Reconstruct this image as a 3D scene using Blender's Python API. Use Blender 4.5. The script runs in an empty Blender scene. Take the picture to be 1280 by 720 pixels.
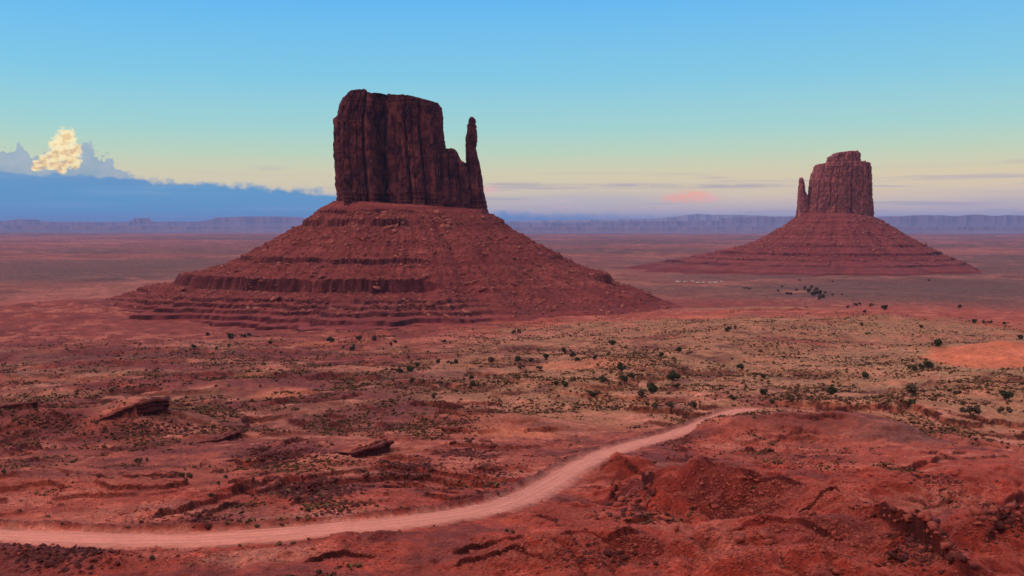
import bpy, math, random
import numpy as np
from mathutils import Vector

# ------------------------------------------------------------------ camera, sky, sun, exposure
scene = bpy.context.scene
COL = scene.collection
F = 1240.0                    # focal length in photo pixels (1280 wide)
HORIZON = 284.0
PITCH = math.atan((360.0 - HORIZON) / F)
rad = math.radians

cam_data = bpy.data.cameras.new("camera")
cam = bpy.data.objects.new("camera", cam_data)
COL.objects.link(cam)
cam_data.sensor_width = 36.0
cam_data.lens = F / 1280.0 * 36.0
cam_data.clip_start = 0.5
cam_data.clip_end = 400000.0
cam.location = (0, 0, 0)
cam.rotation_euler = (rad(90) - PITCH, 0, 0)
scene.camera = cam

SUN_AZ = rad(-68.0)           # the sun has set behind the camera, to its left
SUN_EL = rad(-0.7)         # the disc itself is just under the horizon
FILL_AZ, FILL_EL = rad(-80.0), rad(44.0)   # aim of the soft fill lamp, added to bring out the relief
SUNWARD = Vector((math.sin(SUN_AZ) * 1.0, -math.cos(SUN_AZ), 0)).normalized()
sl = bpy.data.lights.new("fill_sun", 'SUN')  # added soft fill from high left, not where the sun went down
sl.energy = 1.1
sl.angle = rad(28.0)
sl.color = (1.0, 0.74, 0.62)
fill_sun = bpy.data.objects.new("fill_sun", sl)
COL.objects.link(fill_sun)
fill_dir = Vector((math.sin(FILL_AZ) * math.cos(FILL_EL), -math.cos(FILL_AZ) * math.cos(FILL_EL), math.sin(FILL_EL)))
fill_sun.rotation_euler = fill_dir.to_track_quat('Z', 'Y').to_euler()

scene.view_settings.view_transform = 'Standard'
scene.view_settings.look = 'None'
scene.view_settings.exposure = 0.0
scene.view_settings.gamma = 1.0
scene.view_settings.use_curve_mapping = False
scene.cycles.volume_bounces = 1
scene.cycles.max_bounces = 6
scene.cycles.diffuse_bounces = 3


class NT:
    """small helper to wire node trees"""
    def __init__(self, tree):
        self.t = tree
        self.n = tree.nodes
        self.l = tree.links

    def put(self, sock, v):
        if v is None:
            return
        if hasattr(v, 'is_output') or isinstance(v, bpy.types.NodeSocket):
            self.l.new(v, sock)
        else:
            if isinstance(v, (tuple, list)) and len(v) == 3 and sock.type == 'RGBA':
                v = (*v, 1.0)
            sock.default_value = v

    def math(self, op, a, b=None, c=None, clamp=False):
        m = self.n.new('ShaderNodeMath'); m.operation = op; m.use_clamp = clamp
        self.put(m.inputs[0], a); self.put(m.inputs[1], b)
        if c is not None:
            self.put(m.inputs[2], c)
        return m.outputs[0]

    def vmath(self, op, a, b=None):
        m = self.n.new('ShaderNodeVectorMath'); m.operation = op
        self.put(m.inputs[0], a); self.put(m.inputs[1], b)
        return m.outputs['Value'] if op in ('DOT_PRODUCT', 'LENGTH') else m.outputs[0]

    def mix(self, fac, a, b, blend='MIX'):
        m = self.n.new('ShaderNodeMix'); m.data_type = 'RGBA'; m.blend_type = blend
        self.put(m.inputs[0], fac); self.put(m.inputs[6], a); self.put(m.inputs[7], b)
        return m.outputs[2]

    def mapr(self, v, a, b, c=0.0, d=1.0, smooth=False):
        m = self.n.new('ShaderNodeMapRange')
        m.interpolation_type = 'SMOOTHSTEP' if smooth else 'LINEAR'
        self.put(m.inputs[0], v)
        for i, x in enumerate((a, b, c, d)):
            self.put(m.inputs[i + 1], x)
        return m.outputs[0]

    def ramp(self, fac, stops, interp='LINEAR'):
        r = self.n.new('ShaderNodeValToRGB')
        cr = r.color_ramp; cr.interpolation = interp
        while len(cr.elements) < len(stops):
            cr.elements.new(0.5)
        for e, (p, c) in zip(cr.elements, sorted(stops, key=lambda q: q[0])):
            e.position = p
            e.color = (*c, 1.0) if isinstance(c, (tuple, list)) else (c, c, c, 1.0)
        self.put(r.inputs[0], fac)
        return r.outputs[0]

    def noise(self, vec, scale, detail=4.0, rough=0.55, dist=0.0):
        m = self.n.new('ShaderNodeTexNoise')
        self.put(m.inputs['Vector'], vec)
        m.inputs['Scale'].default_value = scale
        m.inputs['Detail'].default_value = detail
        m.inputs['Roughness'].default_value = rough
        m.inputs['Distortion'].default_value = dist
        return m.outputs['Fac']

    def xyz(self, x, y, z):
        m = self.n.new('ShaderNodeCombineXYZ')
        self.put(m.inputs[0], x); self.put(m.inputs[1], y); self.put(m.inputs[2], z)
        return m.outputs[0]


def px_az(px):
    return math.degrees(math.atan((px - 640) / F))


def py_el(py):
    return math.degrees(math.atan((HORIZON - py) / F))


world = bpy.data.worlds.new("World")
scene.world = world
world.use_nodes = True
wt = NT(world.node_tree)
wt.n.clear()
tc = wt.n.new('ShaderNodeTexCoord')
D_ = tc.outputs['Generated']
sep = wt.n.new('ShaderNodeSeparateXYZ'); wt.l.new(D_, sep.inputs[0])
dx, dy, dz = sep.outputs
el = wt.math('MULTIPLY', wt.math('ARCSINE', dz), 57.29578)
az = wt.math('MULTIPLY', wt.math('ARCTAN2', dx, dy), 57.29578)

# clear air: blue overhead, sea green lower, pale yellow and then lilac at the eastern horizon
east = wt.ramp(wt.math('DIVIDE', el, 20.0), [  # low part, as seen
    (0.00, (0.46, 0.44, 0.62)), (0.045, (0.72, 0.59, 0.54)), (0.085, (0.84, 0.69, 0.45)),
    (0.15, (0.75, 0.68, 0.42)), (0.215, (0.50, 0.69, 0.52)), (0.28, (0.34, 0.66, 0.64)), (0.42, (0.19, 0.57, 0.76)),
    (0.63, (0.098, 0.455, 0.85)), (1.0, (0.06, 0.33, 0.72))])
back = wt.ramp(wt.math('DIVIDE', el, 60.0), [(0.0, (0.62, 0.40, 0.36)), (0.4, (0.55, 0.42, 0.45)), (1.0, (0.8, 0.6, 0.6))])
sky_col = wt.mix(wt.mapr(dy, 0.15, -0.55, 0, 1, True), east, back)
# sky overhead, out of view, brightened to rose so that it lights the ground
sky_col = wt.mix(wt.mapr(el, 24.0, 64.0, 0, 1, True), sky_col, (1.18, 0.82, 0.71))
# afterglow where the sun went down, to the left and behind
sunw = wt.vmath('DOT_PRODUCT', D_, tuple(SUNWARD))
glow = wt.math('MULTIPLY', wt.mapr(sunw, 0.45, 1.0, 0, 1, True), wt.math('EXPONENT', wt.math('DIVIDE', el, -16.0)))
sky_col = wt.mix(glow, sky_col, (5.0, 2.1, 0.95))
# a little yellower to the right, bluer to the left
sky_col = wt.mix(wt.mapr(az, -25.0, 25.0, 0.28, 0.0), sky_col, wt.mix(1.0, sky_col, (0.72, 0.98, 1.15), 'MULTIPLY'))

nish = wt.n.new('ShaderNodeTexSky')
nish.sky_type = 'NISHITA'
nish.sun_disc = False
nish.sun_elevation = SUN_EL
nish.sun_rotation = math.pi - SUN_AZ
nish.altitude = 1600
nish.air_density = 1.0
nish.dust_density = 1.0

# --- clouds near the eastern horizon, by direction
pc = wt.xyz(wt.math('MULTIPLY', az, 0.45), wt.math('MULTIPLY', el, 1.5), 0.0)
n_edge = wt.noise(pc, 1.9, 6.0, 0.60)
pi_ = wt.xyz(az, wt.math('MULTIPLY', el, 1.25), 4.4)
n_puff = wt.noise(pi_, 1.3, 8.0, 0.58)
n_fine = wt.noise(pi_, 3.4, 7.0, 0.62)
n_streak = wt.noise(wt.xyz(wt.math('MULTIPLY', az, 0.10), wt.math('MULTIPLY', el, 2.3), 3.1), 1.25, 4.0, 0.5, 0.3)
n_soft = wt.noise(wt.xyz(wt.math('MULTIPLY', az, 0.09), wt.math('MULTIPLY', el, 0.8), 7.7), 1.0, 3.0, 0.5)


def az_ramp(stops, scale):
    """stops: (px, value)"""
    return wt.math('MULTIPLY', wt.ramp(wt.mapr(az, -40, 40, 0, 1),
                   [((px_az(p) + 40) / 80.0, v / scale) for p, v in stops], 'EASE'), scale)


def gauss(px, py, wx, wy):
    """soft spot on the sky dome at a compass bearing and height, in degrees"""
    a = wt.math('DIVIDE', wt.math('SUBTRACT', az, px_az(px)), wx)
    b = wt.math('DIVIDE', wt.math('SUBTRACT', el, py_el(py)), wy)
    q = wt.math('ADD', wt.math('MULTIPLY', a, a), wt.math('MULTIPLY', b, b))
    return wt.math('EXPONENT', wt.math('MULTIPLY', q, -1.0))


# long thin grey lilac streaks
band = wt.math('MULTIPLY', wt.mapr(el, 0.2, 1.2, 0, 1, True), wt.mapr(el, 3.6, 2.2, 0, 1, True))
band = wt.math('MULTIPLY', band, wt.mapr(az, -14, 2, 0.35, 1, True))
streak = wt.math('MULTIPLY', wt.mapr(n_streak, 0.53, 0.66, 0, 1, True), band)
sky_col = wt.mix(wt.math('MULTIPLY', streak, 0.62), sky_col, (0.42, 0.40, 0.50))
for (gx, gy, gw, gh, st) in ((780, 232, 2.6, 0.10, .75), (915, 234, 3.0, 0.12, .8), (640, 231, 2.6, .11, .7),
                             (1262, 211, 0.7, .1, .5), (335, 213, 1.0, .12, .35), (1190, 228, 2.0, .09, .3)):
    g = wt.math('MULTIPLY', gauss(gx, gy, gw, gh), wt.mapr(n_edge, 0.30, 0.55, 0.2, 1, True))
    sky_col = wt.mix(wt.math('MULTIPLY', g, st), sky_col, (0.40, 0.38, 0.46))
# pale grey blue sheet low on the right
g = wt.math('MULTIPLY', gauss(1250, 252, 6.0, 0.55), wt.mapr(n_soft, 0.35, 0.6, 0.3, 1, True))
sky_col = wt.mix(wt.math('MULTIPLY', g, 0.5), sky_col, (0.50, 0.49, 0.58))
g = wt.math('MULTIPLY', gauss(720, 250, 6.5, 0.5), wt.mapr(n_soft, 0.35, 0.6, 0.5, 1, True))
sky_col = wt.mix(wt.math('MULTIPLY', g, 0.55), sky_col, (0.46, 0.50, 0.60))
# pink lit cloud tops
for (gx, gy, gw, gh, st, cc) in ((845, 248.5, .75, 0.20, 1.8, (1.0, 0.50, 0.38)), (868, 246.5, .75, 0.26, 2.2, (1.05, 0.50, 0.33)), (885, 249, .5, .15, 1.5, (1.0, .55, .45)), (612, 238, 0.55, 0.2, 1.0, (0.95, .55, .48)),
                                 (690, 252, 1.5, 0.10, .8, (.80, .62, .64)), (700, 259, 1.3, 0.09, .8, (.85, .62, .62)),
                                 (835, 261, .8, .12, .5, (.7, .58, .66)), (1000, 252, 2.2, .14, .4, (.75, .58, .55))):
    g = wt.math('MULTIPLY', gauss(gx, gy, gw, gh), wt.mapr(n_fine, 0.36, 0.55, 0.0, 1, True))
    sky_col = wt.mix(wt.math('MULTIPLY', g, st, clamp=True), sky_col, cc)
# shaded grey cumulus standing behind the lit one
top2 = az_ramp([(-200, 3.6), (0, 3.85), (30, 4.15), (45, 3.6), (62, 3.9), (80, 4.3), (105, 4.45), (122, 4.1), (135, 3.65),
                (155, 3.2), (175, 2.55), (230, 2.0)], 6.0)
m2 = wt.math('SUBTRACT', wt.math('ADD', top2, wt.mapr(n_puff, 0.25, 0.75, -0.7, 0.7)), el)
m2 = wt.mapr(m2, -0.02, 0.14, 0, 1, True)
c2 = wt.mix(wt.mapr(n_puff, 0.35, 0.65, 0, 1), (0.20, 0.38, 0.53), (0.34, 0.46, 0.57))
sky_col = wt.mix(wt.math('MULTIPLY', m2, wt.mapr(az, px_az(185), px_az(160), 0, 0.92)), sky_col, c2)
# the one thunderhead still in the sun, high enough to be lit gold
fld = None
for (cx_, cy_, rr_) in ((86, 183, 12), (80, 194, 13), (95, 196, 10), (72, 205, 10), (60, 209, 8), (52, 214, 7), (88, 208, 13), (97, 211, 8), (66, 214, 8), (80, 216, 9), (47, 217, 4.5)):
    a_ = wt.math('MULTIPLY', wt.math('SUBTRACT', az, px_az(cx_)), F / 57.3 / rr_)
    b_ = wt.math('MULTIPLY', wt.math('SUBTRACT', el, py_el(cy_)), F / 57.3 / rr_)
    g_ = wt.math('SUBTRACT', 1.0, wt.math('SQRT', wt.math('ADD', wt.math('MULTIPLY', a_, a_), wt.math('MULTIPLY', b_, b_))))
    fld = g_ if fld is None else wt.math('SMOOTH_MAX', fld, g_, 0.25)
fld = wt.math('ADD', fld, wt.math('ADD', wt.mapr(n_fine, 0.25, 0.75, -0.42, 0.42), wt.mapr(n_puff, 0.3, 0.7, -0.2, 0.2)))
mc = wt.mapr(fld, -0.05, 0.42, 0, 1, True)
pj = wt.xyz(wt.math('ADD', az, -0.16), wt.math('ADD', wt.math('MULTIPLY', el, 1.25), 0.16), 4.4)
rel_ = wt.math('SUBTRACT', wt.noise(pi_, 2.2, 5.0, 0.5), wt.noise(pj, 2.2, 5.0, 0.5))
lit = wt.math('ADD', wt.mapr(rel_, -0.14, 0.12, 0.22, 1.0), wt.mapr(el, py_el(222), py_el(180), -0.10, 0.20))
cc_ = wt.ramp(lit, [(0.0, (0.40, 0.33, 0.33)), (0.28, (0.74, 0.52, 0.30)), (0.55, (0.98, 0.72, 0.32)), (0.85, (1.02, 0.88, 0.50))])
sky_col = wt.mix(mc, sky_col, cc_)
# the long blue bank
top1 = az_ramp([(-200, 3.1), (0, 2.88), (100, 2.85), (170, 2.68), (300, 2.45), (420, 2.08), (520, 1.5), (620, 1.02), (700, 0.95),
                (800, 0.75), (900, 0.55), (1100, 0.45)], 4.0)
n_bank = wt.noise(wt.xyz(wt.math('MULTIPLY', az, 0.75), el, 1.3), 1.5, 5.0, 0.52)
m1 = wt.math('SUBTRACT', wt.math('ADD', top1, wt.mapr(n_bank, 0.25, 0.75, -0.30, 0.30)), el)
soft = wt.mapr(az, px_az(100), px_az(640), 0.24, 0.60)
m1 = wt.mapr(wt.math('DIVIDE', m1, soft), -0.1, 1.0, 0, 1, True)
cb = wt.ramp(wt.math('DIVIDE', el, 4.0), [(0.0, (0.0, 0.36, 0.70)), (0.3, (0.0, 0.34, 0.68)), (0.55, (0.015, 0.31, 0.62)),
                                        (0.75, (0.10, 0.30, 0.58))])
cb = wt.mix(wt.mapr(n_streak, 0.48, 0.68, 0, 0.42, True), cb, (0.16, 0.42, 0.72))
cb = wt.mix(wt.mapr(n_soft, 0.45, 0.65, 0, 0.35, True), cb, (0.02, 0.26, 0.60))
sky_col = wt.mix(wt.math('MULTIPLY', m1, wt.mapr(az, px_az(620), px_az(900), 0.97, 0.35, True)), sky_col, cb)

bg = wt.n.new('ShaderNodeBackground'); bg.inputs['Strength'].default_value = 1.0
bgn = wt.n.new('ShaderNodeBackground'); bgn.inputs['Strength'].default_value = 0.10
wt.l.new(sky_col, bg.inputs['Color'])
wt.l.new(nish.outputs[0], bgn.inputs['Color'])
add = wt.n.new('ShaderNodeAddShader')
wt.l.new(bg.outputs[0], add.inputs[0]); wt.l.new(bgn.outputs[0], add.inputs[1])
wo = wt.n.new('ShaderNodeOutputWorld')
wt.l.new(add.outputs[0], wo.inputs['Surface'])
world.cycles.sampling_method = 'MANUAL'
world.cycles.sample_map_resolution = 1024

# ------------------------------------------------------------------ numpy noise and geometry helpers
random.seed(7)
RNG = np.random.default_rng(11)
_ANG = RNG.random(256) * 2 * np.pi
_GC, _GS = np.cos(_ANG), np.sin(_ANG)
_G3 = RNG.normal(size=(256, 3)); _G3 /= np.linalg.norm(_G3, axis=1)[:, None]


def _h2(ix, iy, seed):
    h = (ix.astype(np.uint32) * np.uint32(374761393) + iy.astype(np.uint32) * np.uint32(668265263) + np.uint32((seed * 974711 + 13) & 0xffffffff))
    h = (h ^ (h >> np.uint32(13))) * np.uint32(1274126177)
    return (h ^ (h >> np.uint32(16))) & np.uint32(255)


def gn2(x, y, seed=0):
    fx, fy = np.floor(x), np.floor(y)
    ix, iy = fx.astype(np.int64), fy.astype(np.int64)
    u, v = x - fx, y - fy
    su, sv = u * u * u * (u * (u * 6 - 15) + 10), v * v * v * (v * (v * 6 - 15) + 10)
    a = _h2(ix, iy, seed); b = _h2(ix + 1, iy, seed); c = _h2(ix, iy + 1, seed); d = _h2(ix + 1, iy + 1, seed)
    na = _GC[a] * u + _GS[a] * v
    nb = _GC[b] * (u - 1) + _GS[b] * v
    nc = _GC[c] * u + _GS[c] * (v - 1)
    nd = _GC[d] * (u - 1) + _GS[d] * (v - 1)
    return 1.45 * ((na + su * (nb - na)) + sv * ((nc + su * (nd - nc)) - (na + su * (nb - na))))


def fbm2(x, y, octv=4, seed=0, gain=0.5, lac=2.03):
    s = 0.0; a = 1.0
    for o in range(octv):
        s = s + a * gn2(x, y, seed + o * 17)
        x, y = x * lac + 3.7, y * lac - 1.9
        a *= gain
    return s


def _h3(ix, iy, iz, seed):
    h = (ix.astype(np.uint32) * np.uint32(374761393) + iy.astype(np.uint32) * np.uint32(668265263) + iz.astype(np.uint32) * np.uint32(2246822519)
         + np.uint32((seed * 974711 + 29) & 0xffffffff))
    h = (h ^ (h >> np.uint32(13))) * np.uint32(1274126177)
    return (h ^ (h >> np.uint32(16))) & np.uint32(255)


def gn3(x, y, z, seed=0):
    fx, fy, fz = np.floor(x), np.floor(y), np.floor(z)
    ix, iy, iz = fx.astype(np.int64), fy.astype(np.int64), fz.astype(np.int64)
    u, v, w = x - fx, y - fy, z - fz
    su, sv, sw = (t * t * t * (t * (t * 6 - 15) + 10) for t in (u, v, w))
    r = []
    for k in (0, 1):
        for j in (0, 1):
            for i in (0, 1):
                g = _G3[_h3(ix + i, iy + j, iz + k, seed)]
                r.append(g[..., 0] * (u - i) + g[..., 1] * (v - j) + g[..., 2] * (w - k))
    l = lambda a, b, t: a + (b - a) * t
    return 1.5 * l(l(l(r[0], r[1], su), l(r[2], r[3], su), sv), l(l(r[4], r[5], su), l(r[6], r[7], su), sv), sw)


def fbm3(x, y, z, octv=4, seed=0, gain=0.5):
    s = 0.0; a = 1.0
    for o in range(octv):
        s = s + a * gn3(x, y, z, seed + o * 19)
        x, y, z = x * 2.03 + 1.7, y * 2.03 - 2.9, z * 2.03 + 0.6
        a *= gain
    return s


def sstep(a, b, x):
    t = np.clip((x - a) / (b - a), 0, 1)
    return t * t * (3 - 2 * t)


def ray(px, py):
    """unit-depth view direction of a photo pixel (y component 1)"""
    px = np.asarray(px, float); py = np.asarray(py, float)
    xc = (px - 640) / F; yc = -(py - 360) / F
    y = math.cos(PITCH) + yc * math.sin(PITCH)
    z = -math.sin(PITCH) + yc * math.cos(PITCH)
    return xc / y, z / y


def W(px, py, D):
    """world x, z of a photo pixel at distance D along the view"""
    a, b = ray(px, py)
    return a * D, b * D


_ER = np.array([0, 5, 10, 20, 60, 100, 130, 170, 220, 300, 400, 440, 600, 900, 1250, 1500, 2000, 3000, 5000, 10000, 30000, 60000, 200000.])
_EZ = np.array([-1.8, -2.4, -5.5, -13, -32, -43, -48.7, -53, -60, -70, -80, -83, -95, -112, -125, -131, -138, -140, -141, -142, -142, -142, -142.])


def E(r):
    return np.interp(r, _ER, _EZ)


def on_base(px, py):
    """where a photo pixel meets the smooth base ground"""
    a, b = ray(px, py)
    d = np.geomspace(20, 60000, 6000)
    hit = b * d < E(d * math.hypot(1, a))
    k = int(np.argmax(hit)) if hit.any() else len(d) - 1
    return float(a * d[k]), float(d[k])


def mesh_obj(name, V, Fc, mat, parent=None, colors=None, smooth=True, uv=None):
    """link one mesh object; Fc is an int array of quads or tris (or a list of such arrays)"""
    me = bpy.data.meshes.new(name)
    V = np.asarray(V, np.float32)
    if not isinstance(Fc, (list, tuple)):
        Fc = [Fc]
    Fc = [np.asarray(f, np.int32) for f in Fc if len(f)]
    me.vertices.add(len(V)); me.vertices.foreach_set('co', V.ravel())
    tot = sum(f.size for f in Fc); npoly = sum(len(f) for f in Fc)
    me.loops.add(tot); me.loops.foreach_set('vertex_index', np.concatenate([f.ravel() for f in Fc]))
    me.polygons.add(npoly)
    cnt = np.concatenate([np.full(len(f), f.shape[1], np.int32) for f in Fc])
    me.polygons.foreach_set('loop_start', np.concatenate([[0], np.cumsum(cnt)[:-1]]).astype(np.int32))
    if smooth:
        me.polygons.foreach_set('use_smooth', np.ones(npoly, bool))
    if colors is not None:
        at = me.attributes.new('albedo', 'FLOAT_COLOR', 'POINT')
        c = np.ones((len(V), 4), np.float32); c[:, :colors.shape[1]] = colors
        at.data.foreach_set('color', c.ravel())
    me.update(calc_edges=True)
    me.materials.append(mat)
    o = bpy.data.objects.new(name, me)
    COL.objects.link(o)
    if parent is not None:
        o.parent = parent
    return o


def grid_faces(nr, nc, wrap=False):
    a = np.arange(nr * nc).reshape(nr, nc)
    if wrap:
        b = np.roll(a, -1, axis=1)
        return np.stack([a[:-1], b[:-1], b[1:], a[1:]], -1).reshape(-1, 4)
    return np.stack([a[:-1, :-1], a[:-1, 1:], a[1:, 1:], a[1:, :-1]], -1).reshape(-1, 4)


def tag(o, label=None, cat=None, group=None, kind=None):
    if label: o['label'] = label
    if cat: o['category'] = cat
    if group: o['group'] = group
    if kind: o['kind'] = kind
    return o


def empty(name, loc):
    o = bpy.data.objects.new(name, None); COL.objects.link(o)
    o.location = loc
    o.empty_display_size = 1.0
    return o


# ------------------------------------------------------------------ materials
def new_mat(name):
    m = bpy.data.materials.new(name); m.use_nodes = True
    t = NT(m.node_tree); t.n.clear()
    out = t.n.new('ShaderNodeOutputMaterial')
    p = t.n.new('ShaderNodeBsdfPrincipled')
    p.inputs['Roughness'].default_value = 0.95
    p.inputs['Specular IOR Level'].default_value = 0.12
    t.l.new(p.outputs[0], out.inputs['Surface'])
    tcn = t.n.new('ShaderNodeTexCoord')
    return m, t, p, tcn.outputs['Object']


def add_bump(t, p, height, strength, dist):
    b = t.n.new('ShaderNodeBump')
    b.inputs['Strength'].default_value = strength
    b.inputs['Distance'].default_value = dist
    t.l.new(height, b.inputs['Height'])
    t.l.new(b.outputs[0], p.inputs['Normal'])


def ground_material():
    m, t, p, co = new_mat('desert_ground')
    at = t.n.new('ShaderNodeAttribute'); at.attribute_name = 'albedo'
    base = at.outputs['Color']; scrub = at.outputs['Alpha']
    n1 = t.noise(co, 0.55, 7.0, 0.68)
    n2 = t.noise(co, 0.05, 5.0, 0.6)
    n3 = t.noise(co, 2.4, 5.0, 0.7)
    v = t.math('MULTIPLY', t.math('MULTIPLY', t.mapr(n1, 0.3, 0.7, 0.66, 1.34), t.mapr(n2, 0.3, 0.7, 0.78, 1.22)), t.mapr(n3, 0.3, 0.7, 0.62, 1.38))
    c = t.mix(1.0, base, t.xyz(v, v, v), 'MULTIPLY')
    pv_ = t.n.new('ShaderNodeTexVoronoi'); pv_.inputs['Scale'].default_value = 0.85; t.l.new(co, pv_.inputs['Vector'])
    psep = t.n.new('ShaderNodeSeparateColor'); t.l.new(pv_.outputs['Color'], psep.inputs[0])
    peb = t.math('MULTIPLY', t.mapr(pv_.outputs['Distance'], 0.20, 0.34, 1, 0, True), t.mapr(psep.outputs[0], 0.45, 0.55, 0, 1))
    peb = t.math('MULTIPLY', peb, t.mapr(n2, 0.40, 0.58, 0, 1, True))
    pcol = t.mix(t.mapr(psep.outputs[1], 0.4, 0.6), t.mix(1.0, c, (0.42, 0.36, 0.36), 'MULTIPLY'), t.mix(1.0, c, (1.4, 1.55, 1.55), 'MULTIPLY'))
    c = t.mix(t.math('MULTIPLY', peb, 0.8), c, pcol)
    # low dry plants too small to be built one by one, far out on the plain
    s1 = t.noise(co, 0.26, 3.0, 0.6)
    dots = t.math('MULTIPLY', t.mapr(s1, 0.52, 0.60, 0, 1, True), scrub)
    c = t.mix(t.math('MULTIPLY', dots, 0.9), c, (0.075, 0.052, 0.036))
    g1 = t.noise(co, 0.11, 5.0, 0.7)
    c = t.mix(t.math('MULTIPLY', t.math('MULTIPLY', t.mapr(g1, 0.5, 0.62, 0, 1, True), scrub), 0.45), c, (0.34, 0.22, 0.115))
    t.l.new(c, p.inputs['Base Color'])
    add_bump(t, p, t.noise(co, 1.6, 9.0, 0.70), 0.8, 0.45)
    return m


def rock_material(name, c_dark, c_mid, c_light, strata=0.12, streak=0.0, sw=0.55, attr=False, bump=1.0, fine=0.22):
    m, t, p, co = new_mat(name)
    sp = t.n.new('ShaderNodeSeparateXYZ'); t.l.new(co, sp.inputs[0])
    warp = t.noise(co, 0.02, 3.0)
    zz = t.math('ADD', sp.outputs[2], t.math('MULTIPLY', warp, 9.0))
    st = t.noise(t.xyz(t.math('MULTIPLY', sp.outputs[0], 0.012), t.math('MULTIPLY', sp.outputs[1], 0.012), zz), strata, 6.0, 0.7)
    blot = t.noise(co, fine, 4.5 if streak > 0 else 7.0, 0.5 if streak > 0 else 0.65)
    f = t.math('ADD', t.math('MULTIPLY', st, sw), t.math('MULTIPLY', blot, 1.0 - sw))
    c = t.ramp(f, [(0.34, c_dark), (0.5, c_mid), (0.66, c_light)])
    if streak > 0:
        # desert varnish running down the faces
        sv = t.noise(t.xyz(sp.outputs[0], sp.outputs[1], t.math('MULTIPLY', sp.outputs[2], 0.16)), 0.06, 8.0, 0.70)
        c = t.mix(t.math('MULTIPLY', t.mapr(sv, 0.50, 0.66, 0, 1, True), streak), c, tuple(0.42 * q for q in c_dark))
        sv2 = t.noise(t.xyz(sp.outputs[0], sp.outputs[1], t.math('MULTIPLY', sp.outputs[2], 0.3)), 0.035, 7.0, 0.68)
        c = t.mix(t.math('MULTIPLY', t.mapr(sv2, 0.56, 0.70, 0, 1, True), 0.5), c, tuple(1.25 * q for q in c_light))
    if streak > 0:
        cv = t.xyz(t.math('ADD', sp.outputs[0], t.math('MULTIPLY', warp, 6.0)), sp.outputs[1], t.math('MULTIPLY', sp.outputs[2], 0.22))
        vo = t.n.new('ShaderNodeTexVoronoi'); vo.feature = 'DISTANCE_TO_EDGE'; vo.inputs['Scale'].default_value = 0.085
        t.l.new(cv, vo.inputs['Vector'])
        crack = t.math('MULTIPLY', t.mapr(vo.outputs['Distance'], 0.0, 0.09, 1, 0, True), t.mapr(t.noise(co, 0.04, 3.0), 0.40, 0.56, 0, 1, True))
        c = t.mix(t.math('MULTIPLY', crack, 0.85), c, tuple(0.45 * q for q in c_dark))
        scar = t.noise(t.xyz(sp.outputs[0], sp.outputs[1], t.math('MULTIPLY', sp.outputs[2], 0.45)), 0.075, 3.0, 0.45)
        c = t.mix(t.mapr(scar, 0.59, 0.63, 0, 0.55, True), c, tuple(1.25 * q for q in c_light))
    if attr:
        at = t.n.new('ShaderNodeAttribute'); at.attribute_name = 'albedo'
        c = t.mix(1.0, c, at.outputs['Color'], 'MULTIPLY')
    t.l.new(c, p.inputs['Base Color'])
    add_bump(t, p, t.math('ADD', t.noise(co, fine * 2.2, 8.0, 0.66), t.math('MULTIPLY', st, 0.8)), 0.7, bump)
    return m


def plain_material(name, c1, c2, scale):
    m, t, p, co = new_mat(name)
    n = t.noise(co, scale, 4.0, 0.6)
    t.l.new(t.mix(t.mapr(n, 0.35, 0.65), c1, c2), p.inputs['Base Color'])
    return m


M_GROUND = ground_material()
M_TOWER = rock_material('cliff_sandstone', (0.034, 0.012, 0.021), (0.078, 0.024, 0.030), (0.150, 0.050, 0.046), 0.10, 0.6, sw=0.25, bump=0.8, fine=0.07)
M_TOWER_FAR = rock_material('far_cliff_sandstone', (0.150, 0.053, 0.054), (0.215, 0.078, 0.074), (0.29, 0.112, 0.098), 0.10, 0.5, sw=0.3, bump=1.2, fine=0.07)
M_TALUS = rock_material('talus_slope', (0.098, 0.023, 0.025), (0.170, 0.042, 0.041), (0.260, 0.076, 0.066), 0.16, 0.0, attr=True, bump=0.9, fine=0.16)
M_RUBBLE = plain_material('talus_rubble', (0.12, 0.034, 0.032), (0.38, 0.145, 0.12), 0.12)
M_BOULDER = rock_material('red_boulder', (0.17, 0.038, 0.030), (0.28, 0.068, 0.050), (0.38, 0.115, 0.085), 2.5, 0.0, bump=0.2, fine=1.2)
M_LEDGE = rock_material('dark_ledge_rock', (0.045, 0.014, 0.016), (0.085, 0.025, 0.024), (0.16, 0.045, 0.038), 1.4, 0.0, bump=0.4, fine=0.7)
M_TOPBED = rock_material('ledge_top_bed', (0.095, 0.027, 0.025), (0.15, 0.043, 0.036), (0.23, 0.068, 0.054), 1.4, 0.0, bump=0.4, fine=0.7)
M_MESA = rock_material('hazed_mesa_rock', (0.12, 0.10, 0.16), (0.17, 0.14, 0.21), (0.23, 0.19, 0.26), 0.02, 0.0, bump=2.0, fine=0.004)  # violet of the distant air mixed into the rock colour
M_MESA_PALE = rock_material('hazed_far_rock', (0.20, 0.20, 0.26), (0.25, 0.25, 0.31), (0.30, 0.30, 0.36), 0.02, 0.0, bump=2.0, fine=0.004)  # paler again: thicker haze put into the colour of the farthest hills
M_JUNIPER = plain_material('juniper_foliage', (0.020, 0.030, 0.014), (0.060, 0.068, 0.034), 2.5)
M_GREYBUSH = plain_material('greasewood_foliage', (0.060, 0.045, 0.032), (0.115, 0.090, 0.055), 2.5)
M_BARK = plain_material('juniper_bark', (0.08, 0.05, 0.04), (0.14, 0.09, 0.07), 6.0)
M_SAGE = plain_material('sagebrush', (0.068, 0.043, 0.027), (0.19, 0.118, 0.060), 0.35)

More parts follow.
